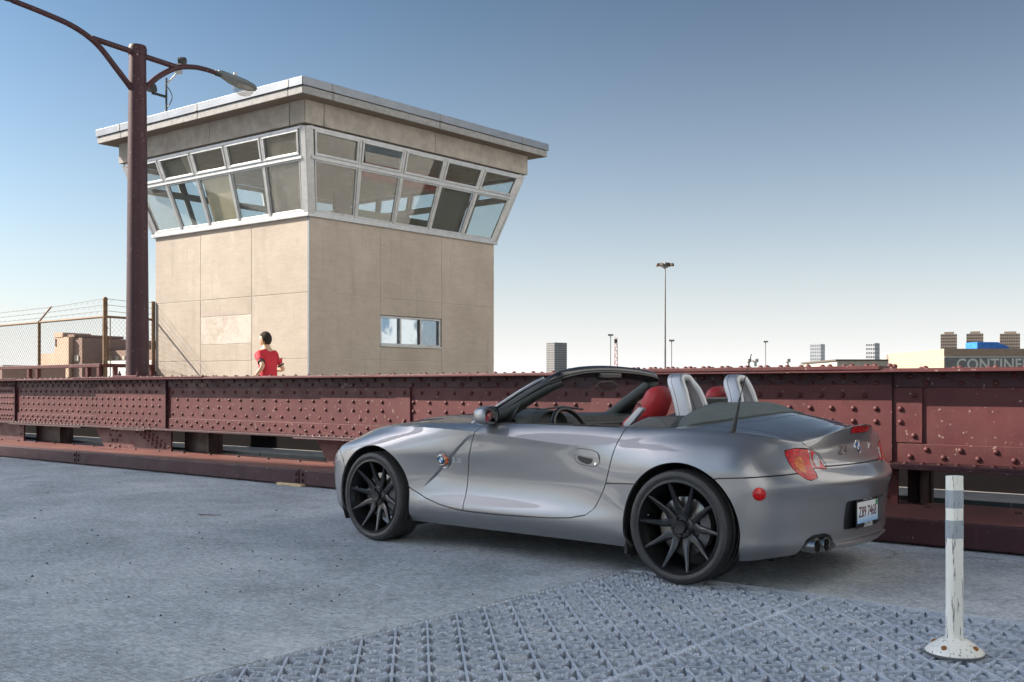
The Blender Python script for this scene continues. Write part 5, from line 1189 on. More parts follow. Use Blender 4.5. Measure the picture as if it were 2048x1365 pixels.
# ---- wheel wells and floor
def well(ax, az, R, ysg, y0=0.42, y1=0.862):
    mb = CB(); n = 30; vs = []
    for k in range(n + 1):
        a = rad(-30 + 240 * k / n); vs += [(ax + R * math.cos(a), ysg * y0, az + R * math.sin(a)), (ax + R * math.cos(a), ysg * y1, az + R * math.sin(a))]
    mb.add(vs, [(2 * k, 2 * k + 1, 2 * k + 3, 2 * k + 2) for k in range(n)]); mb.add([(ax, ysg * y0, az)] + [vs[2 * k] for k in range(n + 1)], [(0, k + 1, k + 2) for k in range(n)])
    return mb.build('wheel_well', CAVITY)
for sg in (1, -1): well(AF[0], AF[1], RAF + 0.006, sg, y1=0.835); well(AR[0], AR[1], RAR + 0.006, sg, y1=0.852)
CB().lohi((-0.40, -0.64, 0.15), (2.95, 0.64, 0.19)).build('floor_pan', CAVITY)
CB().lohi((0.40, -0.77, 0.19), (2.10, 0.77, 0.30)).build('floor_pan', CAVITY)
for sg in (1, -1): CB().lohi((2.120, sg * 0.80 - 0.03, 0.125), (2.14, sg * 0.80 + 0.03, 0.30)).build('mud_flap', BLACKTRIM)

# ---- wheels
def wheel(cx, cy, cz, sg, width, Rt):
    w = empty('wheel', cw((cx, cy, cz)), 0, car)
    # local: p = (x, lateral outward l, z); mesh y = -sg*l because outward is -y for the camera side
    F_ = lambda a, b_, l: (a, -sg * l, b_)
    Rr = 0.258; hw = width / 2
    prof = [(Rr - 0.012, 0.004), (Rr + 0.004, 0.002), (Rr + 0.020, 0.010), (Rt - 0.030, 0.010), (Rt - 0.012, 0.002), (Rt - 0.003, -0.014)]
    ns_ = 5; gw = 0.008
    lw = width - 0.028; xs = [-0.014 - lw * k / ns_ for k in range(ns_ + 1)]
    for k in range(1, ns_): prof += [(Rt, xs[k] + gw), (Rt - 0.007, xs[k] + gw * 0.6), (Rt - 0.007, xs[k] - gw * 0.6), (Rt, xs[k] - gw)]
    prof += [(Rt - 0.003, -width + 0.014), (Rt - 0.02, -width + 0.002), (Rr + 0.02, -width), (Rr - 0.01, -width + 0.01)]
    ty = MB().lathe(prof, 72, F_, caps=False).build('tyre', RUBBER, w, smooth=30)
    # tread blocks cut across the outer ribs
    mb = MB()
    for k in range(90):
        a = 2 * math.pi * k / 90
        for l0, l1 in ((-0.004, -0.030), (-0.046, -0.070)):
            pts = []
            for (l, da) in ((l0, 0.0), (l1, 0.025)):
                for dd in (0.0, 0.010):
                    r_ = Rt - (0.010 if l > -0.01 else 0.0005) + 0.0012; pts.append(F_(r_ * math.cos(a + da + dd), r_ * math.sin(a + da + dd), l))
            mb.add(pts, [(0, 1, 3, 2)])
    s_ = mb.build('tread_sipes', BLACKTRIM, ty); s_['kind'] = 'stuff'
    rim = MB().lathe([(Rr, -0.004), (Rr - 0.002, 0.006), (Rr - 0.010, 0.007), (Rr - 0.013, -0.004), (Rr - 0.020, -0.018), (Rr - 0.030, -0.05), (Rr - 0.036, -0.10), (Rr - 0.036, -0.19), (Rr - 0.02, -width + 0.01), (Rr, -width + 0.01)], 64, F_, caps=False).build('rim', RIMB, w, smooth=35)
    # spokes: five pairs, concave from hub to lip
    def spoke(a, lean):
        mb = MB(); ca, sa = math.cos(a), math.sin(a)
        st = [(0.050, 0.030, -0.050, 0.030), (0.085, 0.022, -0.046, 0.032), (0.12, 0.0165, -0.038, 0.030), (0.17, 0.0125, -0.025, 0.026), (0.215, 0.0095, -0.012, 0.022), (0.2475, 0.0065, -0.001, 0.016)]
        vs = []
        for r_, hwid, l, dp in st:
            hwid *= 1.18
            off = lean * max(0, (0.12 - r_)) * 0.30
            for (t, dl2) in ((-hwid, -dp), (-hwid, -0.004), (-hwid * 0.45, 0.0), (hwid * 0.45, 0.0), (hwid, -0.004), (hwid, -dp)):
                tt = t + off; vs.append(F_(r_ * ca - tt * sa, r_ * sa + tt * ca, l + dl2))
        n = 6; fs = [(i * n + k, i * n + (k + 1) % n, (i + 1) * n + (k + 1) % n, (i + 1) * n + k) for i in range(len(st) - 1) for k in range(n)] + [tuple(range(n)), tuple(range((len(st) - 1) * n, len(st) * n))]
        mb.add(vs, fs); return mb.build('spoke', RIMB, w, bevel=0.002)
    a0 = 88 if sg > 0 and cx > 1 else 82
    for k in range(5):
        for d, ln in ((-18, 1), (18, -1)): spoke(rad(a0 - 2 + 72 * k + d), ln)
    MB().lathe([(0.068, -0.085), (0.068, -0.047), (0.060, -0.040), (0.040, -0.040), (0.038, -0.028), (0.034, -0.022), (0.030, -0.0225), (0.001, -0.0225)], 40, F_).build('hub_cap', RIMB, w, smooth=30)
    nut_ = MB().lathe([(0.010, -0.05), (0.010, -0.030), (0.007, -0.027), (0.001, -0.027)], 8, lambda a, b_, l: (a, -sg * l, b_)).mesh('wheel_bolt', BLACKTRIM, smooth=30)
    for k in range(5):
        a = rad(a0 + 34 + 72 * k); share('wheel_bolt', nut_, w, (0.052 * math.cos(a), 0, 0.052 * math.sin(a)))
    MB().lathe([(0.162, -0.105), (0.162, -0.085), (0.158, -0.083), (0.095, -0.083), (0.09, -0.078), (0.001, -0.078)], 48, F_).build('brake_disc', DISC, w, smooth=30)
    mb = MB(); n = 12; vs = []
    for k in range(n + 1):
        a = rad(-35 + 75 * k / n)
        for r_, l in ((0.172, -0.12), (0.172, -0.062), (0.11, -0.058), (0.105, -0.12)): vs.append(F_(r_ * math.cos(a), r_ * math.sin(a), l))
    mb.add(vs, [(4 * k + i, 4 * k + (i + 1) % 4, 4 * k + 4 + (i + 1) % 4, 4 * k + 4 + i) for k in range(n) for i in range(4)] + [(0, 1, 2, 3), (4 * n, 4 * n + 1, 4 * n + 2, 4 * n + 3)]); mb.build('caliper', CALIP, w, bevel=0.004)
    MB().lathe([(0.0035, 0), (0.0035, 0.018), (0.001, 0.019)], 8, lambda a, b_, l: ((Rr - 0.05) * math.cos(2.9) + a, -sg * (-0.04 + l), (Rr - 0.05) * math.sin(2.9) + b_)).build('valve', CHROME, w)
    return w
for sg in (1, -1):
    w1 = wheel(0.012, sg * 0.862, 0.314, sg, 0.225, 0.314); w2 = wheel(2.495, sg * 0.872, 0.316, sg, 0.255, 0.316)
    w1.rotation_euler = (0, 0, rad(-2.0))
# ---- tail lamps: the same surface as the body, set into the hole
tl = SIDE.cut(lambda V: np.where(rearish(V), f_lamp(V) - 0.001, -1.0))
f_amb = polyfield([(0.592 + 0.032 * math.cos(t), 0.672 + 0.043 * math.sin(t)) for t in np.linspace(0, 6.28, 24, endpoint=False)], fy, fz_)
f_clr = polyfield([(0.456 + 0.028 * math.cos(t), 0.688 + 0.036 * math.sin(t)) for t in np.linspace(0, 6.28, 20, endpoint=False)], fy, fz_)
divx = lambda V: (0.500 + 0.10 * (V[:, 2] - 0.69)) - V[:, 1]
for sg in (1, -1):
    m_ = (lambda q: q) if sg > 0 else (lambda q: q.mirror())
    t_ = empty('tail_lamp', (0, 0, 0), 0, car)
    panel('lamp_lens', m_(tl.cut(lambda V: -divx(V) - 0.008).cut(lambda V: -f_amb(V))), LRED, t_, 0.012)
    panel('reversing_lens', m_(tl.cut(lambda V: divx(V) - 0.008).cut(lambda V: -f_clr(V))), LRED, t_, 0.012)
    panel('indicator', m_(tl.cut(f_amb)).off(0.001), LAMB, t_, 0.008); panel('reflector', m_(tl.cut(f_clr)).off(0.001), LCLR, t_, 0.008)
    panel('lamp_divider', m_(tl.cut(lambda V: 0.0078 - np.abs(divx(V))).off(-0.001)), PAINT, t_, 0.006)
    panel('lamp_housing', m_(SIDE.cut(lambda V: np.where(rearish(V), f_lamp(V) + 0.004, -1.0)).off(-0.006)), BLACKTRIM, t_, 0)
# round red side reflector on the rear bumper
def on_side(x, z, d=0.0):
    """point and normal of the flank at (x, z)"""
    k = np.argmin((SIDE.V[:, 0] - x) ** 2 + (SIDE.V[:, 2] - z) ** 2 + 100 * (SIDE.V[:, 1] < 0.4)); return SIDE.V[k] + SIDE.N[k] * d, SIDE.N[k]
def disc_on(name, x, z, prof, mat, parent=None, n=32, sg=1, rot=0.0, sx=1.0):
    p, n_ = on_side(x, z); nv = Vector(n_); up = Vector((0, 0, 1)); a = nv.cross(up).normalized(); b_ = a.cross(nv) * -1.0; b_ = b_ if b_.z > 0 else -b_
    cb = CB(); cb.lathe(prof, n, lambda u, v, h: tuple(np.array(p) + np.array(a) * u * sx + np.array(b_) * v + n_ * h))
    if sg < 0: cb.v = [(q[0], -q[1], q[2]) for q in cb.v]
    return cb.build(name, mat, parent, smooth=40), Vector(p), a, b_, nv
for sg in (1, -1): disc_on('side_reflector', 2.955, 0.528, [(0.0345, -0.004), (0.0345, 0.003), (0.031, 0.006), (0.001, 0.008)], LRED, None, 32, sg)
# indicator roundel with the blue and white quarters on the fender, its recess and lettering
BLUE = plain('badge_blue', (0.02, 0.20, 0.55), 0.2, var=0, coat=1.0); WHITEB = plain('badge_white', (0.8, 0.8, 0.8), 0.25, var=0, coat=1.0); AMBI = plain('side_indicator_amber', (0.48, 0.10, 0.015), 0.2, var=0.1, coat=1.0)
def roundel(name, place, R, parent=None):
    """place(u, v, h) maps badge coordinates to car coordinates"""
    b0 = empty(name, (0, 0, 0), 0, parent or car)
    CB().lathe([(R, -0.002), (R, 0.004), (R * 0.95, 0.0052), (R * 0.90, 0.0046), (0.001, 0.0046)], 36, place).build('ring', CHROME, b0, smooth=40)
    CB().lathe([(R * 0.90, 0.004), (R * 0.90, 0.0056), (0.001, 0.0056)], 36, place).build('field', BLACKTRIM, b0, smooth=40)
    for q in range(4):
        cb = CB(); n = 8; r_ = R * 0.56; pts = [(0.0, 0.0)] + [(r_ * math.cos(math.pi / 2 * (q + k / n)), r_ * math.sin(math.pi / 2 * (q + k / n))) for k in range(n + 1)]
        cb.prism(pts, 0.0057, 0.0068, place); cb.build('quarter', BLUE if q % 2 else WHITEB, b0)
    for ch, ang in (('B', 128), ('M', 90), ('W', 52)):
        a = rad(ang); t = text_mesh(ch, R * 0.40, 0.0004)
        cb = CB(); c_, s_ = math.cos(a - math.pi / 2), math.sin(a - math.pi / 2)
        cb.add([place(R * 0.73 * math.cos(a) + x * c_ - y * s_, R * 0.73 * math.sin(a) + x * s_ + y * c_, 0.0062 + z) for x, y, z in t[0]], t[1]); cb.build('letter', WHITEB, b0)
    return b0
def text_mesh(body, size, depth, spacing=1.0, bold=0.0, squeeze=1.0, shear=0.0):
    cu = bpy.data.curves.new('t', 'FONT'); cu.body = body; cu.size = size; cu.extrude = depth; cu.align_x = 'CENTER'; cu.align_y = 'CENTER'; cu.space_character = spacing; cu.offset = bold; cu.resolution_u = 3; cu.shear = shear
    t = bpy.data.objects.new('t', cu); COL.objects.link(t); dg = bpy.context.evaluated_depsgraph_get(); me = bpy.data.meshes.new_from_object(t.evaluated_get(dg))
    vs = [(v.co.x * squeeze, v.co.y, v.co.z) for v in me.vertices]; fs = [tuple(p.vertices) for p in me.polygons]
    bpy.data.objects.remove(t); bpy.data.curves.remove(cu); bpy.data.meshes.remove(me); return vs, fs
def text_on(name, body, size, place, mat, parent=None, **kw):
    t = text_mesh(body, size, kw.pop('depth', 0.0015), **kw); cb = CB(); cb.add([place(*v) for v in t[0]], t[1]); return cb.build(name, mat, parent)
for sg in (1,):
    _, p, a, b_, nv = disc_on('indicator_recess', 0.668, 0.600, [(0.062, -0.004), (0.062, 0.0006), (0.0600, 0.0010), (0.0585, -0.0008), (0.050, -0.006), (0.001, -0.007)], PAINT)
    disc_on('side_indicator', 0.678, 0.600, [(0.037, -0.006), (0.037, 0.005), (0.030, 0.010), (0.001, 0.011)], AMBI)
    pl_ = lambda u, v, h: (p.x - a.x * (-u + 0.004) * 1 + b_.x * v + nv.x * (h + 0.010), p.y + a.y * (u - 0.004) + b_.y * v + nv.y * (h + 0.010), p.z + a.z * (u - 0.004) + b_.z * v + nv.z * (h + 0.010))
    roundel('badge', pl_, 0.035)
    q3, n3 = on_side(0.785, 0.600, 0.001); q3 = Vector(q3)
    text_on('lettering', '3.0i', 0.050, lambda u, v, h: tuple(q3 + a * u + b_ * v + nv * h), CHROME, spacing=1.0, squeeze=1.1, bold=0.001)
# rear badge, lettering, brake light, plate
def rear_pt(y, z, d=0.0):
    k = np.argmin((SIDE.V[:, 1] - y) ** 2 + (SIDE.V[:, 2] - z) ** 2 + 100 * (SIDE.V[:, 0] < 3.0)); return Vector(SIDE.V[k]) + Vector(SIDE.N[k]) * d, Vector(SIDE.N[k])
def rear_place(y, z, d=0.0):
    p, nv = rear_pt(abs(y), z, d)
    if y < 0: p.y = -p.y; nv.y = -nv.y
    if abs(y) < 0.02: nv.y = 0; nv.normalize(); p.y = y
    a = nv.cross(Vector((0, 0, 1))).normalized(); b_ = Vector((0, 0, 1)) - nv * nv.z; b_.normalize()
    return lambda u, v, h: tuple(p + a * u + b_ * v + nv * h)
roundel('badge', rear_place(0.0, 0.752, 0.0), 0.041, PRT['boot_lid'])
text_on('lettering', 'Z4', 0.070, rear_place(0.205, 0.728, 0.0015), CHROME, PRT['boot_lid'], spacing=1.0, squeeze=1.15, shear=0.25)
text_on('lettering', '3.0i', 0.05, rear_place(-0.22, 0.74, 0.0015), CHROME, PRT['boot_lid'], spacing=1.0, squeeze=1.1)
bp = BAND.cut(lambda V: np.where(V[:, 0] > 3.1, V[:, 2] - 0.826, -1.0)).cut(lambda V: 0.862 - V[:, 2]).cut(lambda V: 0.125 - V[:, 1])
panel('brake_light', both(bp.off(0.002)), LRED, PRT['boot_lid'], 0.008)
bpo = BAND.cut(lambda V: np.where(V[:, 0] > 3.1, V[:, 2] - 0.822, -1.0)).cut(lambda V: 0.866 - V[:, 2]).cut(lambda V: 0.132 - V[:, 1])
panel('brake_light_trim', both(bpo.off(0.001)), BLACKTRIM, PRT['boot_lid'], 0)
lp = empty('licence_plate', (0, 0, 0), 0, car)
PX_ = 3.205
CB().lohi((PX_, -0.158, 0.296), (PX_ + 0.006, 0.158, 0.462)).build('plate_frame', BLACKTRIM, lp, bevel=0.004)
m, nt, b = newmat('plate_face'); tcx = nt.nodes.new('ShaderNodeTexCoord'); sx_ = nt.nodes.new('ShaderNodeSeparateXYZ'); nt.links.new(tcx.outputs['Object'], sx_.inputs[0])
mr = nt.nodes.new('ShaderNodeMapRange'); mr.inputs[1].default_value = 0.32; mr.inputs[2].default_value = 0.40; nt.links.new(sx_.outputs[2], mr.inputs[0])
nt.links.new(ramp(nt, mr.outputs[0], [(0.0, (0.22, 0.45, 0.72)), (0.5, (0.60, 0.72, 0.80)), (1.0, (0.78, 0.80, 0.80))]), b.inputs['Base Color']); b.inputs['Roughness'].default_value = 0.35
CB().lohi((PX_ + 0.0062, -0.150, 0.322), (PX_ + 0.0075, 0.150, 0.440)).build('plate_face', m, lp)
PR = lambda y0, z0: (lambda u, v, h: (PX_ + 0.0078 + h, y0 - u, z0 + v))
text_on('lettering', 'Z89 7468', 0.083, PR(0.0, 0.380), plain('plate_maroon', (0.10, 0.015, 0.03), 0.4, var=0), lp, squeeze=0.80, bold=0.0012, depth=0.0004)
text_on('lettering', 'ORLAND PARK', 0.020, PR(0.0, 0.452), WHITEB, lp, squeeze=1.0, depth=0.0003); text_on('lettering', 'ZEIGLER', 0.033, PR(-0.01, 0.308), WHITEB, lp, squeeze=1.0, bold=0.0006, depth=0.0003)
CB().lohi((PX_ + 0.0076, -0.146, 0.408), (PX_ + 0.0079, -0.118, 0.438)).build('sticker', plain('sticker_green', (0.02, 0.28, 0.12), 0.5, var=0), lp)
# exhaust
for y in (0.527, 0.445):
    e_ = empty('exhaust_pipe', (0, 0, 0), 0, car)
    CB().lathe([(0.0385, -0.20), (0.0395, 0.0), (0.0385, 0.004), (0.0350, 0.003), (0.034, -0.12)], 28, lambda u, v, h, y=y: (3.158 + h - 0.2 * (y - 0.445), y + u, 0.238 + v), caps=False).build('tip', plain('exhaust_steel', (0.32, 0.31, 0.30), 0.25, 0.95, var=0.2, vs=20) if y > 0.5 else bpy.data.materials['exhaust_steel'], e_, smooth=40)
    CB().lathe([(0.0345, -0.10), (0.001, -0.10)], 28, lambda u, v, h, y=y: (3.158 + h, y + u, 0.238 + v)).build('inside', CAVITY, e_)
CB().lohi((2.90, -0.58, 0.165), (3.06, 0.58, 0.27)).build('underbody', CAVITY, bevel=0.02)
# lower rear lip
cb = CB(); P_ = []
for y in np.linspace(-0.365, 0.365, 21):
    x = 3.200 - 0.35 * y * y
    P_ += [(x - 0.02, y, 0.243), (x + 0.022, y, 0.238), (x + 0.026, y, 0.225), (x - 0.01, y, 0.196), (x - 0.05, y, 0.20)]
cb.add(P_, [(5 * k + i, 5 * k + (i + 1) % 5, 5 * k + 5 + (i + 1) % 5, 5 * k + 5 + i) for k in range(20) for i in range(5)] + [(0, 1, 2, 3, 4), (100, 101, 102, 103, 104)]); cb.build('lower_lip', PAINT, PRT['rear_bumper'], smooth=40)
# door handles
f_hnd = polyfield([(1.870 + sx * 0, 0) for sx in ()] or [(1.862 + 0.092 * np.sign(math.cos(t)) * abs(math.cos(t)) ** 0.55, 0.668 + 0.046 * np.sign(math.sin(t)) * abs(math.sin(t)) ** 0.7 - 0.10 * (0.092 * np.sign(math.cos(t)) * abs(math.cos(t)) ** 0.55)) for t in np.linspace(0, 2 * math.pi, 40, endpoint=False)], lambda V: V[:, 0], lambda V: V[:, 2])
flank = lambda V: V[:, 1] > 0.5
hs = SIDE.cut(lambda V: np.where(flank(V), f_hnd(V), -1.0))
hz_ = lambda V: V[:, 2] - (0.668 - 0.10 * (V[:, 0] - 1.862))
for m_ in ((lambda q: q), (lambda q: q.mirror())):
    h_ = empty('door_handle', (0, 0, 0), 0, car)
    panel('handle_seam', m_(SIDE.cut(lambda V: np.where(flank(V), f_hnd(V) + 0.0035, -1.0)).off(0.0006)), BLACKTRIM, h_, 0)
    panel('handle_surround', m_(hs.cut(lambda V: -hz_(V) + 0.003).off(0.0014)), PAINT, h_, 0)
    panel('handle_flap', m_(hs.cut(lambda V: hz_(V) - 0.005).off(0.006)), PAINT, h_, 0.006)
    panel('handle_slot', m_(SIDE.cut(lambda V: np.where(flank(V), polyfield([(1.790, 0.676), (1.905, 0.662), (1.908, 0.650), (1.890, 0.630), (1.860, 0.628), (1.815, 0.640), (1.795, 0.655)], lambda V: V[:, 0], lambda V: V[:, 2])(V), -1.0)).off(0.0022)), BLACKTRIM, h_, 0)
disc_on('door_lock', 1.922, 0.632, [(0.0085, 0.001), (0.0085, 0.004), (0.001, 0.0045)], CHROME, None, 16)
# fender badge shape line: a raised blade running from the roundel up to the door and down to the sill
# ---- windscreen frame
def smooth_path(P, k=8):
    P = [Vector(p) for p in P]; Q = []
    for i in range(len(P) - 1):
        p0, p1, p2, p3 = [P[max(0, min(len(P) - 1, i + d))] for d in (-1, 0, 1, 2)]
        for j in range(k):
            t = j / k; Q.append(0.5 * ((2 * p1) + (p2 - p0) * t + (2 * p0 - 5 * p1 + 4 * p2 - p3) * t * t + (3 * p1 - p0 - 3 * p2 + p3) * t ** 3))
    Q.append(P[-1]); return Q
half = [(0.86, 0.705, 0.825), (1.02, 0.688, 0.920), (1.20, 0.655, 1.028), (1.345, 0.618, 1.108), (1.410, 0.575, 1.143), (1.425, 0.50, 1.163), (1.412, 0.36, 1.182), (1.395, 0.18, 1.193), (1.388, 0.0, 1.197)]
path = smooth_path(half + [(x, -y, z) for x, y, z in half[-2::-1]], 6)
def sweep(name, path, sect, mat, parent=None, smooth=45):
    """sect(i, n) gives section points (outward o, across a) at fraction t; frames follow the screen plane"""
    cb = CB(); k = len(path); vs = []; m_ = None
    nrm0 = Vector((-0.62, 0, 0.78))
    for i, p in enumerate(path):
        t = (path[min(i + 1, k - 1)] - path[max(i - 1, 0)]).normalized(); n_ = (nrm0 - t * nrm0.dot(t)).normalized(); b_ = t.cross(n_)
        S_ = sect(i / (k - 1)); m_ = len(S_)
        for o_, a_ in S_: vs.append(p + n_ * o_ + b_ * a_)
    cb.add(vs, [(i * m_ + j, i * m_ + (j + 1) % m_, (i + 1) * m_ + (j + 1) % m_, (i + 1) * m_ + j) for i in range(k - 1) for j in range(m_)] + [tuple(range(m_)), tuple(range((k - 1) * m_, k * m_))])
    return cb.build(name, mat, parent, smooth)
ws = empty('windscreen', (0, 0, 0), 0, car)
def rr(w, h, r, n=4, o=0, a=0): return [(o + sx * (w / 2 - r) + r * math.cos(t), a + sy * (h / 2 - r) + r * math.sin(t)) for sx, sy, t0 in ((1, 1, 0), (-1, 1, 90), (-1, -1, 180), (1, -1, 270)) for t in [rad(t0 + 90 * k / (n - 1)) for k in range(n)]]
def sec_frame(t):
    q = abs(t - 0.5) * 2; hd = max(0, min(1, (0.62 - q) / 0.2)); return rr(0.046 + 0.006 * hd, 0.060 + 0.030 * hd, 0.020, 4, -0.010)
sweep('screen_frame', path, sec_frame, SATIN, ws)
# second bead along the header and the soft pillar trim inside
nq = len(path); hp = path[int(nq * 0.20):int(nq * 0.80) + 1]
sweep('header_seal', [p + Vector((0.045, 0, -0.014)) for p in hp], lambda t: rr(0.020, 0.030, 0.009, 4), BLACKTRIM, ws)
sweep('header_bead', [p + Vector((0.012, 0, 0.016)) for p in hp], lambda t: rr(0.012, 0.018, 0.005, 4), SATIN, ws)
sv = CB().lohi((1.405, -0.13, 1.136), (1.455, 0.13, 1.180)).build('header_grip', BLACKTRIM, ws, bevel=0.012)
for sg in (1, -1):
    P_ = [Vector((x, sg * y, z)) for x, y, z in half[:5]]; P_ = smooth_path(P_, 5)
    L_ = P_[:int(len(P_) * 0.90)]
    sweep('pillar_cover', [p + Vector((-0.016, sg * 0.018, 0.010)) for p in L_], lambda t: rr(0.022, 0.040 + 0.012 * (1 - t), 0.008, 4), PAINT, ws)
    sweep('pillar_seal', [p + Vector((0.030, sg * 0.010, -0.012)) for p in L_], lambda t: rr(0.026, 0.034, 0.010, 4), BLACKTRIM, ws)
    sweep('pillar_trim', [p + Vector((0.030, -sg * 0.034, -0.016)) for p in P_], lambda t: rr(0.075, 0.080 + 0.060 * abs(1 - t if sg > 0 else 1 - t), 0.028, 5), DASH, ws)
    CB().prism([(0.90, 0.842), (1.135, 0.842), (1.235, 1.000), (1.21, 1.005), (1.02, 0.895)], sg * 0.668, sg * 0.680, lambda a_, z_, y_: (a_, y_, z_)).build('quarter_glass_trim', BLACKTRIM, ws)
    for x in (1.36,):
        CB().box((1.412, sg * 0.38, 1.199), (0.045, 0.06, 0.016)).build('latch_plate', CHROME, ws, bevel=0.004)
# glass
base = [(0.74, 0.0, 0.905), (0.755, 0.30, 0.900), (0.79, 0.52, 0.880), (0.86, 0.69, 0.845)]
cb = CB(); nb_ = 24; vs = []
topc = [p for p in path]
for i in range(nb_ + 1):
    y = -0.69 + 1.38 * i / nb_; bx_ = np.interp(abs(y), [b_[1] for b_ in base], [b_[0] for b_ in base]); bz = np.interp(abs(y), [b_[1] for b_ in base], [b_[2] for b_ in base])
    yt = y * 0.60 / 0.69; q = min((p for p in path if p.z > 1.09), key=lambda p: abs(p.y - yt))
    for k in range(9):
        f = k / 8; bow = 0.022 * math.sin(math.pi * f); vs.append((bx_ + (q.x - 0.01 - bx_) * f - bow * 0.6, y + (q.y - y) * f, bz + (q.z - 0.012 - bz) * f + bow * 0.8))
cb.add(vs, [(9 * i + k, 9 * i + k + 1, 9 * (i + 1) + k + 1, 9 * (i + 1) + k) for i in range(nb_) for k in range(8)]); cb.build('glass', glass('screen_glass', (0.96, 0.97, 0.965), 0.45, 0.0), ws, smooth=80)
# cowl and wipers
cb = CB(); P_ = []
for y in np.linspace(-0.72, 0.72, 25):
    a_ = float(np.interp(abs(y), [0, .3, .5, .62, .72], [.722, .737, .777, .832, .90])); z = float(np.interp(abs(y), [0, .3, .5, .62, .72], [.893, .888, .872, .856, .846]))
    P_ += [(a_ - 0.01, y, z - 0.01), (a_ + 0.06, y, z + 0.006), (a_ + 0.11, y, z - 0.03)]
cb.add(P_, [(3 * k + i, 3 * k + i + 1, 3 * k + 4 + i, 3 * k + 3 + i) for k in range(24) for i in range(2)]); cb.build('cowl', BLACKTRIM, None, smooth=60)
cb = CB(); cb.tube([(0.79, 0.55, 0.895), (0.83, 0.25, 0.935), (0.80, -0.05, 0.925)], 0.008, 6); cb.build('wiper', BLACKTRIM); cb = CB(); cb.tube([(0.79, 0.02, 0.915), (0.84, -0.25, 0.94), (0.83, -0.52, 0.915)], 0.008, 6); cb.build('wiper', BLACKTRIM)
# ---- mirrors
for sg in (1, -1):
    mr_ = empty('door_mirror', (0, 0, 0), 0, car); yc = 0.835
    cb = CB(); n = 24; vs = []
    prof = [(0.985, 0.10), (0.990, 0.50), (1.005, 0.80), (1.035, 0.95), (1.075, 1.0), (1.105, 0.99), (1.113, 0.93)]
    for x, k in prof:
        for j in range(n):
            t = 2 * math.pi * j / n; c_, s_ = math.cos(t), math.sin(t)
            vs.append((x + 0.010 * c_, sg * (yc + 0.084 * k * np.sign(c_) * abs(c_) ** 0.75), 0.902 + 0.062 * k * np.sign(s_) * abs(s_) ** 0.72 - 0.006 * c_ * k))
    cb.add(vs, [(i * n + j, i * n + (j + 1) % n, (i + 1) * n + (j + 1) % n, (i + 1) * n + j) for i in range(len(prof) - 1) for j in range(n)] + [tuple(range(n))])
    cb.build('mirror_shell', PAINT, mr_, smooth=50)
    cb = CB(); cb.add([(1.106 + 0.010 * math.cos(2 * math.pi * j / n), sg * (yc + 0.074 * np.sign(math.cos(2 * math.pi * j / n)) * abs(math.cos(2 * math.pi * j / n)) ** 0.75), 0.902 + 0.054 * np.sign(math.sin(2 * math.pi * j / n)) * abs(math.sin(2 * math.pi * j / n)) ** 0.72) for j in range(n)], [tuple(range(n))])
    m_ = bpy.data.materials.get('mirror_glass') or plain('mirror_glass', (0.8, 0.82, 0.85), 0.02, 1.0, var=0); cb.build('mirror_glass', m_, mr_)
    cb = CB(); cb.add([(1.1045 + 0.010 * math.cos(2 * math.pi * j / n), sg * (yc + 0.082 * np.sign(math.cos(2 * math.pi * j / n)) * abs(math.cos(2 * math.pi * j / n)) ** 0.75), 0.902 + 0.060 * np.sign(math.sin(2 * math.pi * j / n)) * abs(math.sin(2 * math.pi * j / n)) ** 0.72) for j in range(n)], [tuple(range(n))]); cb.build('mirror_bezel', BLACKTRIM, mr_)
    cb = CB(); cb.tube([(1.06, sg * 0.70, 0.862), (1.055, sg * 0.79, 0.875)], 0.022, 8); cb.build('mirror_arm', BLACKTRIM, mr_, smooth=60)
im = empty('rear_view_mirror', (0, 0, 0), 0, car)
cb = CB(); n = 24; cb.add([(1.43 + dx, 0.02 + ky * 0.125 * np.sign(math.cos(2 * math.pi * j / n)) * abs(math.cos(2 * math.pi * j / n)) ** 0.7, 1.088 + ky * 0.038 * np.sign(math.sin(2 * math.pi * j / n)) * abs(math.sin(2 * math.pi * j / n)) ** 0.8) for dx, ky in ((-0.03, 0.7), (-0.005, 1.0), (0.006, 1.0)) for j in range(n)], [(i * n + j, i * n + (j + 1) % n, (i + 1) * n + (j + 1) % n, (i + 1) * n + j) for i in range(2) for j in range(n)] + [tuple(range(n)), tuple(range(2 * n, 3 * n))]); cb.build('mirror_case', BLACKTRIM, im, smooth=40)
cb = CB(); cb.add([(1.4365, 0.02 + 0.115 * np.sign(math.cos(2 * math.pi * j / n)) * abs(math.cos(2 * math.pi * j / n)) ** 0.7, 1.088 + 0.030 * np.sign(math.sin(2 * math.pi * j / n)) * abs(math.sin(2 * math.pi * j / n)) ** 0.8) for j in range(n)], [tuple(range(n))]); cb.build('mirror_glass', bpy.data.materials['mirror_glass'], im)
CB().tube([(1.40, 0.0, 1.175), (1.42, 0.01, 1.115)], 0.012, 8).build('mirror_stalk', BLACKTRIM, im)
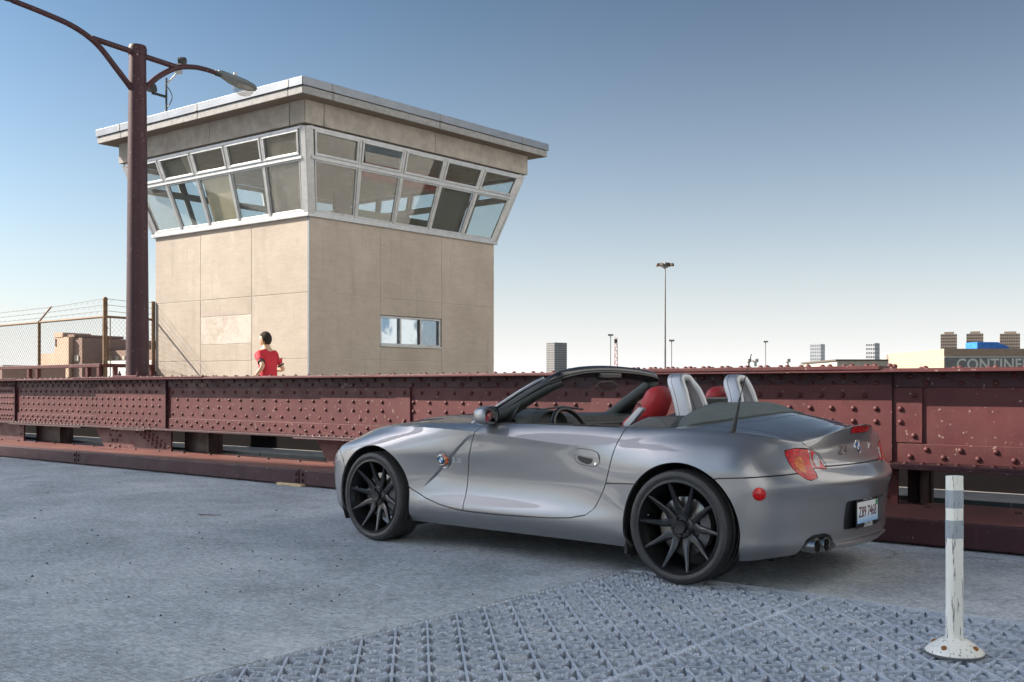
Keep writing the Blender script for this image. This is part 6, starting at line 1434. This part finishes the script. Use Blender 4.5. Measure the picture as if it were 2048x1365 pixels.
# ---- cockpit: door trims, dash, wheel, seats, hoops
for sg in (1, -1):
    tr = empty('door_trim', (0, 0, 0), 0, car); cb = CB(); P_ = []
    for x in np.linspace(0.92, 2.10, 30):
        yo = float(np.interp(x, SX, Y9)); zo = float(np.interp(x, SX, Z9)); P_ += [(x, sg * (yo - 0.001), zo - 0.003), (x, sg * (yo - 0.020), zo + 0.002), (x, sg * (yo - 0.055), zo - 0.004), (x, sg * (yo - 0.085), zo - 0.05), (x, sg * (yo - 0.09), 0.60), (x, sg * (yo - 0.08), 0.30)]
    cb.add(P_, [(6 * k + i, 6 * k + i + 1, 6 * k + 7 + i, 6 * k + 6 + i) for k in range(29) for i in range(5)]); cb.build('trim_panel', DASH, tr, smooth=50)
    CB().lohi((1.35, sg * 0.66 - 0.02, 0.735), (1.95, sg * 0.66 + 0.02, 0.775)).build('armrest', REDL, tr, bevel=0.012)
    CB().lohi((1.05, sg * 0.744 - 0.004, 0.8535), (2.06, sg * 0.744 + 0.004, 0.8595)).build('window_seal', BLACKTRIM, tr)
# rear shelf wall between cockpit and deck
cb = CB(); P_ = []
for y in np.linspace(-0.74, 0.74, 25):
    q = abs(y) / 0.74; z1 = 0.952 - 0.11 * q ** 2.2; x0 = 2.03 + 0.02 * q
    P_ += [(x0, y, 0.30), (x0 + 0.05, y, 0.70), (x0 + 0.10, y, z1 - 0.03), (x0 + 0.14, y, z1), (2.30 + 0.08 * q ** 2, y, z1 + 0.002), (2.34 + 0.08 * q ** 2, y, z1 - 0.03)]
cb.add(P_, [(6 * k + i, 6 * k + i + 1, 6 * k + 7 + i, 6 * k + 6 + i) for k in range(24) for i in range(5)]); cb.build('rear_shelf', DASH, None, smooth=50)
for sg in (1, -1):
    # fairing that rises from the belt to the hoop foot
    CB().prism([(1.98, 0.838), (2.08, 0.856), (2.16, 0.892), (2.22, 0.912), (2.29, 0.905), (2.355, 0.848), (2.30, 0.836)], sg * 0.52, sg * 0.725, lambda a_, z_, y_: (a_, y_, z_)).build('belt_fairing', plain('fairing_grey', (0.085, 0.088, 0.09), 0.5) if sg > 0 else bpy.data.materials['fairing_grey'], None, bevel=0.025)
    # roll hoop
    yc = sg * 0.335
    hpth = smooth_path([(2.285, yc + sg * 0.100, 0.90), (2.248, yc + sg * 0.092, 1.03), (2.214, yc + sg * 0.080, 1.105), (2.202, yc + sg * 0.060, 1.134), (2.198, yc + sg * 0.020, 1.141), (2.200, yc - sg * 0.025, 1.134), (2.210, yc - sg * 0.056, 1.100), (2.248, yc - sg * 0.086, 1.03), (2.285, yc - sg * 0.112, 0.90)], 6)
    cb = CB(); vs = []; k = len(hpth); S_ = rr(0.105, 0.050, 0.018, 5); m_ = len(S_)
    for i, p in enumerate(hpth):
        t = (hpth[min(i + 1, k - 1)] - hpth[max(i - 1, 0)]).normalized(); xa = Vector((1, 0, 0)); xa = (xa - t * xa.dot(t)).normalized(); b_ = t.cross(xa)
        for o_, a_ in S_: vs.append(p + xa * o_ + b_ * a_)
    cb.add(vs, [(i * m_ + j, i * m_ + (j + 1) % m_, (i + 1) * m_ + (j + 1) % m_, (i + 1) * m_ + j) for i in range(k - 1) for j in range(m_)]); hp_ = cb.build('roll_hoop', HOOPS, None, smooth=50)
    cb = CB(); vs = []; S_ = rr(0.005, 0.0512, 0.002, 3)
    for i, p in enumerate(hpth):
        t = (hpth[min(i + 1, k - 1)] - hpth[max(i - 1, 0)]).normalized(); xa = Vector((1, 0, 0)); xa = (xa - t * xa.dot(t)).normalized(); b_ = t.cross(xa)
        for o_, a_ in S_: vs.append(p + xa * (o_ - 0.018) + b_ * a_)
    m2 = len(S_); cb.add(vs, [(i * m2 + j, i * m2 + (j + 1) % m2, (i + 1) * m2 + (j + 1) % m2, (i + 1) * m2 + j) for i in range(k - 1) for j in range(m2)]); cb.build('hoop_seam', BLACKTRIM, hp_)
    # seat
    st = empty('seat', (0, 0, 0), 0, car); ys = sg * 0.37
    def pad(name, rows, mat):
        """rows: (centre x, centre z, half width, half thickness, tilt)"""
        cb = CB(); n = 20; vs = []
        for x, z, hw, ht, ti in rows:
            for j in range(n):
                t = 2 * math.pi * j / n; a_ = hw * np.sign(math.cos(t)) * abs(math.cos(t)) ** 0.5; b2 = ht * np.sign(math.sin(t)) * abs(math.sin(t)) ** 0.7
                vs.append((x + b2 * math.cos(ti), ys + a_, z + b2 * math.sin(ti)))
        k = len(rows); cb.add(vs, [(i * n + j, i * n + (j + 1) % n, (i + 1) * n + (j + 1) % n, (i + 1) * n + j) for i in range(k - 1) for j in range(n)] + [tuple(range(n)), tuple(range((k - 1) * n, k * n))]); return cb.build(name, mat, st, smooth=60)
    pad('backrest', [(1.80, 0.45, 0.25, 0.06, 0), (1.86, 0.60, 0.26, 0.075, -0.2), (1.93, 0.76, 0.25, 0.07, -0.25), (1.98, 0.88, 0.21, 0.055, -0.25), (2.00, 0.915, 0.16, 0.04, -0.2)], REDL)
    hd = pad('headrest', [(2.02, 0.88, 0.085, 0.035, -0.2), (2.03, 0.93, 0.112, 0.050, -0.2), (2.05, 1.00, 0.120, 0.055, -0.2), (2.065, 1.050, 0.108, 0.048, -0.15), (2.075, 1.078, 0.078, 0.032, -0.1), (2.078, 1.088, 0.03, 0.012, 0)], REDL)
    CB().lohi((1.30, ys - 0.24, 0.30), (1.84, ys + 0.24, 0.47)).build('cushion', REDL, st, bevel=0.05)
    cb = CB(); cb.prism([(1.955, 0.84), (2.00, 0.84), (2.10, 0.945), (2.105, 0.96), (2.07, 0.965), (1.97, 0.87)], sg * 0.575, sg * 0.61, lambda a_, z_, y_: (a_, y_, z_)); cb.build('belt_guide', HOOPS, st, bevel=0.006)
CB().lohi((2.215, -0.16, 0.93), (2.25, 0.16, 1.02)).build('wind_deflector', BLACKTRIM, None, bevel=0.01)
CB().lohi((1.0, -0.12, 0.3), (2.02, 0.12, 0.62)).build('centre_console', DASH, None, bevel=0.03)
# dash
cb = CB(); P_ = []; ysd = np.linspace(-0.69, 0.69, 41)
for y in ysd:
    b0 = 0.79 + 0.09 * (abs(y) / 0.69) ** 2; q = 1 - 0.30 * (abs(y) / 0.69) ** 3
    hump = 0.045 * math.exp(-((y - 0.37) / 0.15) ** 2)
    P_ += [(b0, y, 0.868), (b0 + 0.10, y, 0.890 * 1 + 0.006 * q + hump * 0.3), (b0 + 0.22, y, 0.893 + hump), (1.16 + 0.02 * q, y, 0.880 + hump * 0.9), (1.195, y, 0.855), (1.20, y, 0.835), (1.185, y, 0.80), (1.20, y, 0.72), (1.12, y, 0.55)]
cb.add(P_, [(9 * k + i, 9 * k + i + 1, 9 * k + 10 + i, 9 * k + 9 + i) for k in range(40) for i in range(8)]); cb.build('dashboard', DASH, None, smooth=50)
CB().lohi((1.195, -0.62, 0.775), (1.212, 0.10, 0.838)).build('dash_panel', DASH2, None, bevel=0.006)
for y in (-0.10, 0.06, -0.52): CB().lohi((1.205, y - 0.06, 0.785), (1.2185, y + 0.06, 0.828)).build('air_vent', BLACKTRIM, None, bevel=0.004)
# instrument hood
cb = CB(); n = 16; vs = []
for x, r_ in ((1.02, 0.155), (1.12, 0.168), (1.235, 0.166), (1.245, 0.155), (1.16, 0.145)):
    for k in range(n + 1):
        a = math.pi * k / n; vs.append((x, 0.37 + r_ * math.cos(a), 0.838 + (r_ * 0.56) * math.sin(a)))
cb.add(vs, [((n + 1) * i + k, (n + 1) * i + k + 1, (n + 1) * (i + 1) + k + 1, (n + 1) * (i + 1) + k) for i in range(4) for k in range(n)]); cb.build('instrument_hood', DASH, None, smooth=60)
for y in (0.30, 0.44):
    CB().lathe([(0.062, 0.0), (0.062, 0.012), (0.056, 0.012), (0.055, 0.004), (0.001, 0.004)], 24, lambda u, v, h, y=y: (1.165 + h, y + u, 0.862 + v)).build('gauge', BLACKTRIM, None, smooth=30)
# steering wheel
sw_ = empty('steering_wheel', (0, 0, 0), 0, car); ti = rad(24); sc_ = Vector((1.40, 0.37, 0.775)); ax_ = Vector((math.cos(ti), 0, math.sin(ti))); uu = Vector((0, 1, 0)); vv = ax_.cross(uu)
cb = CB(); ring = [sc_ + uu * (0.178 * math.cos(t)) + vv * (0.178 * math.sin(t)) for t in np.linspace(0, 2 * math.pi, 49)]; cb.tube(ring, 0.0165, 10, caps=False); cb.build('rim', BLACKTRIM, sw_, smooth=80)
CB().lathe([(0.065, -0.02), (0.07, 0.01), (0.05, 0.03), (0.001, 0.035)], 20, lambda u, v, h: tuple(sc_ + uu * u + vv * v + ax_ * h)).build('airbag_hub', DASH, sw_, smooth=60)
for t in (0.15, math.pi - 0.15, -math.pi / 2): CB().tube([sc_ + (uu * math.cos(t) + vv * math.sin(t)) * r_ for r_ in (0.05, 0.12, 0.175)], 0.014, 8).build('spoke', DASH2, sw_, smooth=60)
CB().tube([sc_ - ax_ * 0.25, sc_], 0.03, 10).build('column', DASH, sw_)
# antenna
an = empty('antenna', (0, 0, 0), 0, car); ab = Vector((2.745, 0.715, 0.838))
CB().tube([ab, ab + Vector((0.004, 0, 0.012)), ab + Vector((0.03, 0.004, 0.10)), ab + Vector((0.05, 0.006, 0.19))], [0.020, 0.017, 0.008, 0.0055], 12).build('antenna_base', BLACKTRIM, an, smooth=50)
CB().tube([ab + Vector((0.05, 0.006, 0.19)), ab + Vector((0.118, 0.010, 0.42))], 0.0026, 8).build('antenna_rod', BLACKTRIM, an, smooth=60)
# headlamps (only their edges show)
for sg in (1, -1):
    hl_ = S0.join(BAND).cut(neg(f_bf)).cut(lambda V: V[:, 2] - 0.575 - 0.0 * V[:, 0]).cut(lambda V: V[:, 1] - 0.60).cut(lambda V: 0.672 - V[:, 2]).off(0.002)
    panel('headlamp', hl_ if sg > 0 else hl_.mirror(), LCLR, None, 0.0)
# ---------------------------------------------------------------- jogger on the footway
PB = G(-8.03, 3.35, 0.226); PDIR = -GU
pe = empty('person', PB, math.atan2(PDIR.y, PDIR.x)); tag(pe, 'person in red t-shirt jogging past the control house, seen from behind', 'person')
SKIN = plain('skin', (0.55, 0.33, 0.23), 0.55, var=0.06); SHIRT = plain('red_shirt', (0.50, 0.018, 0.035), 0.8, var=0.12, vs=9, bmp=0.3, bs_=14); SHORT = plain('dark_shorts', (0.03, 0.03, 0.035), 0.8); HAIR = plain('dark_hair', (0.022, 0.015, 0.011), 0.95, var=0.3, vs=60, bmp=0.5, bs_=150); BLK = plain('black_band', (0.02, 0.02, 0.02), 0.7)
# local: x forward, y to the left, z up.  left arm is swung back, right arm forward
def skinned(name, verts, edges, radii, mat, parent, sub=2, root=0):
    me = bpy.data.meshes.new(name); me.from_pydata(verts, edges, []); o = bpy.data.objects.new(name, me); link(o, parent); me.materials.append(mat)
    sk = o.modifiers.new('skin', 'SKIN'); sk.use_smooth_shade = True
    lay = me.skin_vertices[0] if me.skin_vertices else None
    if lay is None:
        bm = bmesh.new(); bm.from_mesh(me); bm.verts.layers.skin.verify(); bm.to_mesh(me); bm.free(); lay = me.skin_vertices[0]
    for i, r in enumerate(radii):
        lay.data[i].radius = r if isinstance(r, tuple) else (r, r); lay.data[i].use_root = (i == root)
    s = o.modifiers.new('sub', 'SUBSURF'); s.levels = sub; s.render_levels = sub
    return o
J = dict(pel=(0, 0, 0.95), wst=(0.01, 0, 1.08), chs=(0.04, 0, 1.30), upc=(0.06, 0, 1.43), nck=(0.075, 0, 1.52), hdb=(0.09, 0, 1.60),
         shl=(0.035, 0.18, 1.405), ell=(-0.20, 0.27, 1.20), wrl=(-0.02, 0.30, 1.02), hl=(0.06, 0.29, 0.99),
         shr=(0.075, -0.18, 1.405), elr=(0.0, -0.30, 1.15), wrr=(0.22, -0.24, 1.16), hr=(0.30, -0.20, 1.20),
         hpl=(0.02, 0.10, 0.90), knl=(0.28, 0.11, 0.60), anl=(0.14, 0.10, 0.20), tol=(0.30, 0.10, 0.14),
         hpr=(-0.02, -0.10, 0.90), knr=(-0.08, -0.10, 0.49), anr=(-0.28, -0.10, 0.10), tor=(-0.12, -0.10, 0.03))
RAD = dict(pel=(0.145, 0.115), wst=(0.135, 0.105), chs=(0.165, 0.115), upc=(0.13, 0.09), nck=0.064, hdb=0.062, shl=0.052, ell=0.038, wrl=0.030, hl=0.03, shr=0.052, elr=0.038, wrr=0.030, hr=0.03, hpl=0.095, knl=0.06, anl=0.04, tol=0.035, hpr=0.095, knr=0.06, anr=0.04, tor=0.035)
names = list(J); E_ = [('pel', 'wst'), ('wst', 'chs'), ('chs', 'upc'), ('upc', 'nck'), ('nck', 'hdb'), ('upc', 'shl'), ('shl', 'ell'), ('ell', 'wrl'), ('wrl', 'hl'), ('upc', 'shr'), ('shr', 'elr'), ('elr', 'wrr'), ('wrr', 'hr'), ('pel', 'hpl'), ('hpl', 'knl'), ('knl', 'anl'), ('anl', 'tol'), ('pel', 'hpr'), ('hpr', 'knr'), ('knr', 'anr'), ('anr', 'tor')]
skinned('body', [J[n] for n in names], [(names.index(a), names.index(b_)) for a, b_ in E_], [RAD[n] for n in names], SKIN, pe)
# fingers
for base, d in (('hl', 1), ('hr', -1)):
    hx, hy, hz2 = J[base]
    for k in range(5):
        a = (-0.02 + 0.010 * k); V_ = [(hx, hy, hz2), (hx + 0.035, hy + 0.01 * (k - 2), hz2 - 0.006 * k + 0.01), (hx + 0.055, hy - d * 0.015 + 0.008 * (k - 2), hz2 - 0.03 - 0.004 * k)]
        skinned('finger', V_, [(0, 1), (1, 2)], [0.012, 0.009, 0.007], SKIN, pe, 1)
# shirt over the torso and upper arms
def lerp3(a, b_, t): return tuple(a[i] + (b_[i] - a[i]) * t for i in range(3))
sv_ = [(0, 0, 0.92), J['wst'], J['chs'], J['upc'], (0.068, 0, 1.495), J['shl'], lerp3(J['shl'], J['ell'], 0.62), J['shr'], lerp3(J['shr'], J['elr'], 0.66)]
skinned('shirt', sv_, [(0, 1), (1, 2), (2, 3), (3, 4), (3, 5), (5, 6), (3, 7), (7, 8)], [(0.175, 0.135), (0.165, 0.130), (0.185, 0.135), (0.135, 0.100), (0.072, 0.072), 0.074, 0.062, 0.074, 0.062], SHIRT, pe, 2)
for s_, e_, t0, t1 in (('shl', 'ell', 0.60, 0.68), ('shr', 'elr', 0.64, 0.72)):
    MB().tube([lerp3(J[s_], J[e_], t0), lerp3(J[s_], J[e_], t1)], 0.062, 12).build('sleeve_band', BLK, pe, smooth=60)
skinned('shorts', [(0, 0, 0.97), (0, 0, 0.90), (0.02, 0.10, 0.88), lerp3(J['hpl'], J['knl'], 0.6), (-0.02, -0.10, 0.88), lerp3(J['hpr'], J['knr'], 0.6)], [(0, 1), (1, 2), (2, 3), (1, 4), (4, 5)], [(0.165, 0.13), (0.165, 0.13), 0.115, 0.10, 0.115, 0.10], SHORT, pe, 2)
# head turned to its left
hd = empty('head', (0.10, 0.0, 1.655), rad(12), pe); hd.scale = (1.14, 1.14, 1.10)
def blob(name, f, mat, nu=24, nv=16):
    vs = []
    for i in range(nv + 1):
        for j in range(nu):
            th = math.pi * i / nv; ph = 2 * math.pi * j / nu; vs.append(f(math.sin(th) * math.cos(ph), math.sin(th) * math.sin(ph), math.cos(th)))
    MB().add(vs, [(i * nu + j, i * nu + (j + 1) % nu, (i + 1) * nu + (j + 1) % nu, (i + 1) * nu + j) for i in range(nv) for j in range(nu)]).build(name, mat, hd, smooth=80)
def headf(x, y, z):
    k = 1.0 - 0.22 * max(0, -z) ** 1.2 * (0.6 + 0.4 * (x > 0)); nose = 0.022 * math.exp(-((y / 0.16) ** 2) - ((z + 0.15) / 0.16) ** 2) * (x > 0); chin = 0.012 * math.exp(-((z + 0.82) / 0.2) ** 2) * (x > 0)
    eye = -0.006 * math.exp(-(((abs(y) - 0.42) / 0.16) ** 2) - ((z - 0.05) / 0.12) ** 2) * (x > 0)
    return (0.098 * x * k + nose + chin + eye, 0.076 * y * k, 0.118 * z)
blob('skull', headf, SKIN)
for s_ in (1, -1):
    MB().lathe([(0.001, -0.008), (0.012, -0.007), (0.022, 0.0), (0.020, 0.008), (0.001, 0.006)], 12, lambda x, y, z, s_=s_: (-0.005 + x * 0.8, s_ * (0.077 + z), -0.008 + y * 1.3)).build('ear', SKIN, hd, smooth=60)
    MB().lathe([(0.001, -0.006), (0.010, 0), (0.001, 0.006)], 8, lambda x, y, z, s_=s_: (0.086 + z, s_ * 0.033 + x, 0.008 + y * 0.6)).build('eye', BLK, hd)
MB().box((0.092, 0, -0.052), (0.012, 0.045, 0.010)).build('mouth', plain('lips', (0.40, 0.16, 0.13), 0.5), hd, bevel=0.004)
def hairf(x, y, z):
    p = headf(x, y, z); k = 1.06 if (z > 0.42 or (x < 0.10 and z > -0.30) or (x < -0.35 and z > -0.66)) else 0.90
    if x > 0.55 and z < 0.62: k = 0.9
    k *= 1 + 0.03 * math.sin(x * 23 + y * 17) * math.sin(z * 29 + y * 11)
    return (p[0] * k - 0.004, p[1] * k, p[2] * (1.05 if k > 1 else 0.9) + 0.004)
blob('hair', hairf, HAIR, 36, 28)
MB().tube([(-0.02, 0.086, -0.03), (-0.05, 0.08, -0.09), (-0.06, 0.03, -0.13), (-0.06, -0.03, -0.135), (-0.05, -0.08, -0.09)], 0.004, 6).build('earphone_cord', plain('cord_lime', (0.45, 0.55, 0.10), 0.5), hd)
tl_ = lerp3(J['ell'], J['wrl'], 0.92); MB().tube([lerp3(J['ell'], J['wrl'], 0.86), lerp3(J['ell'], J['wrl'], 0.98)], 0.035, 12).build('watch', BLK, pe)
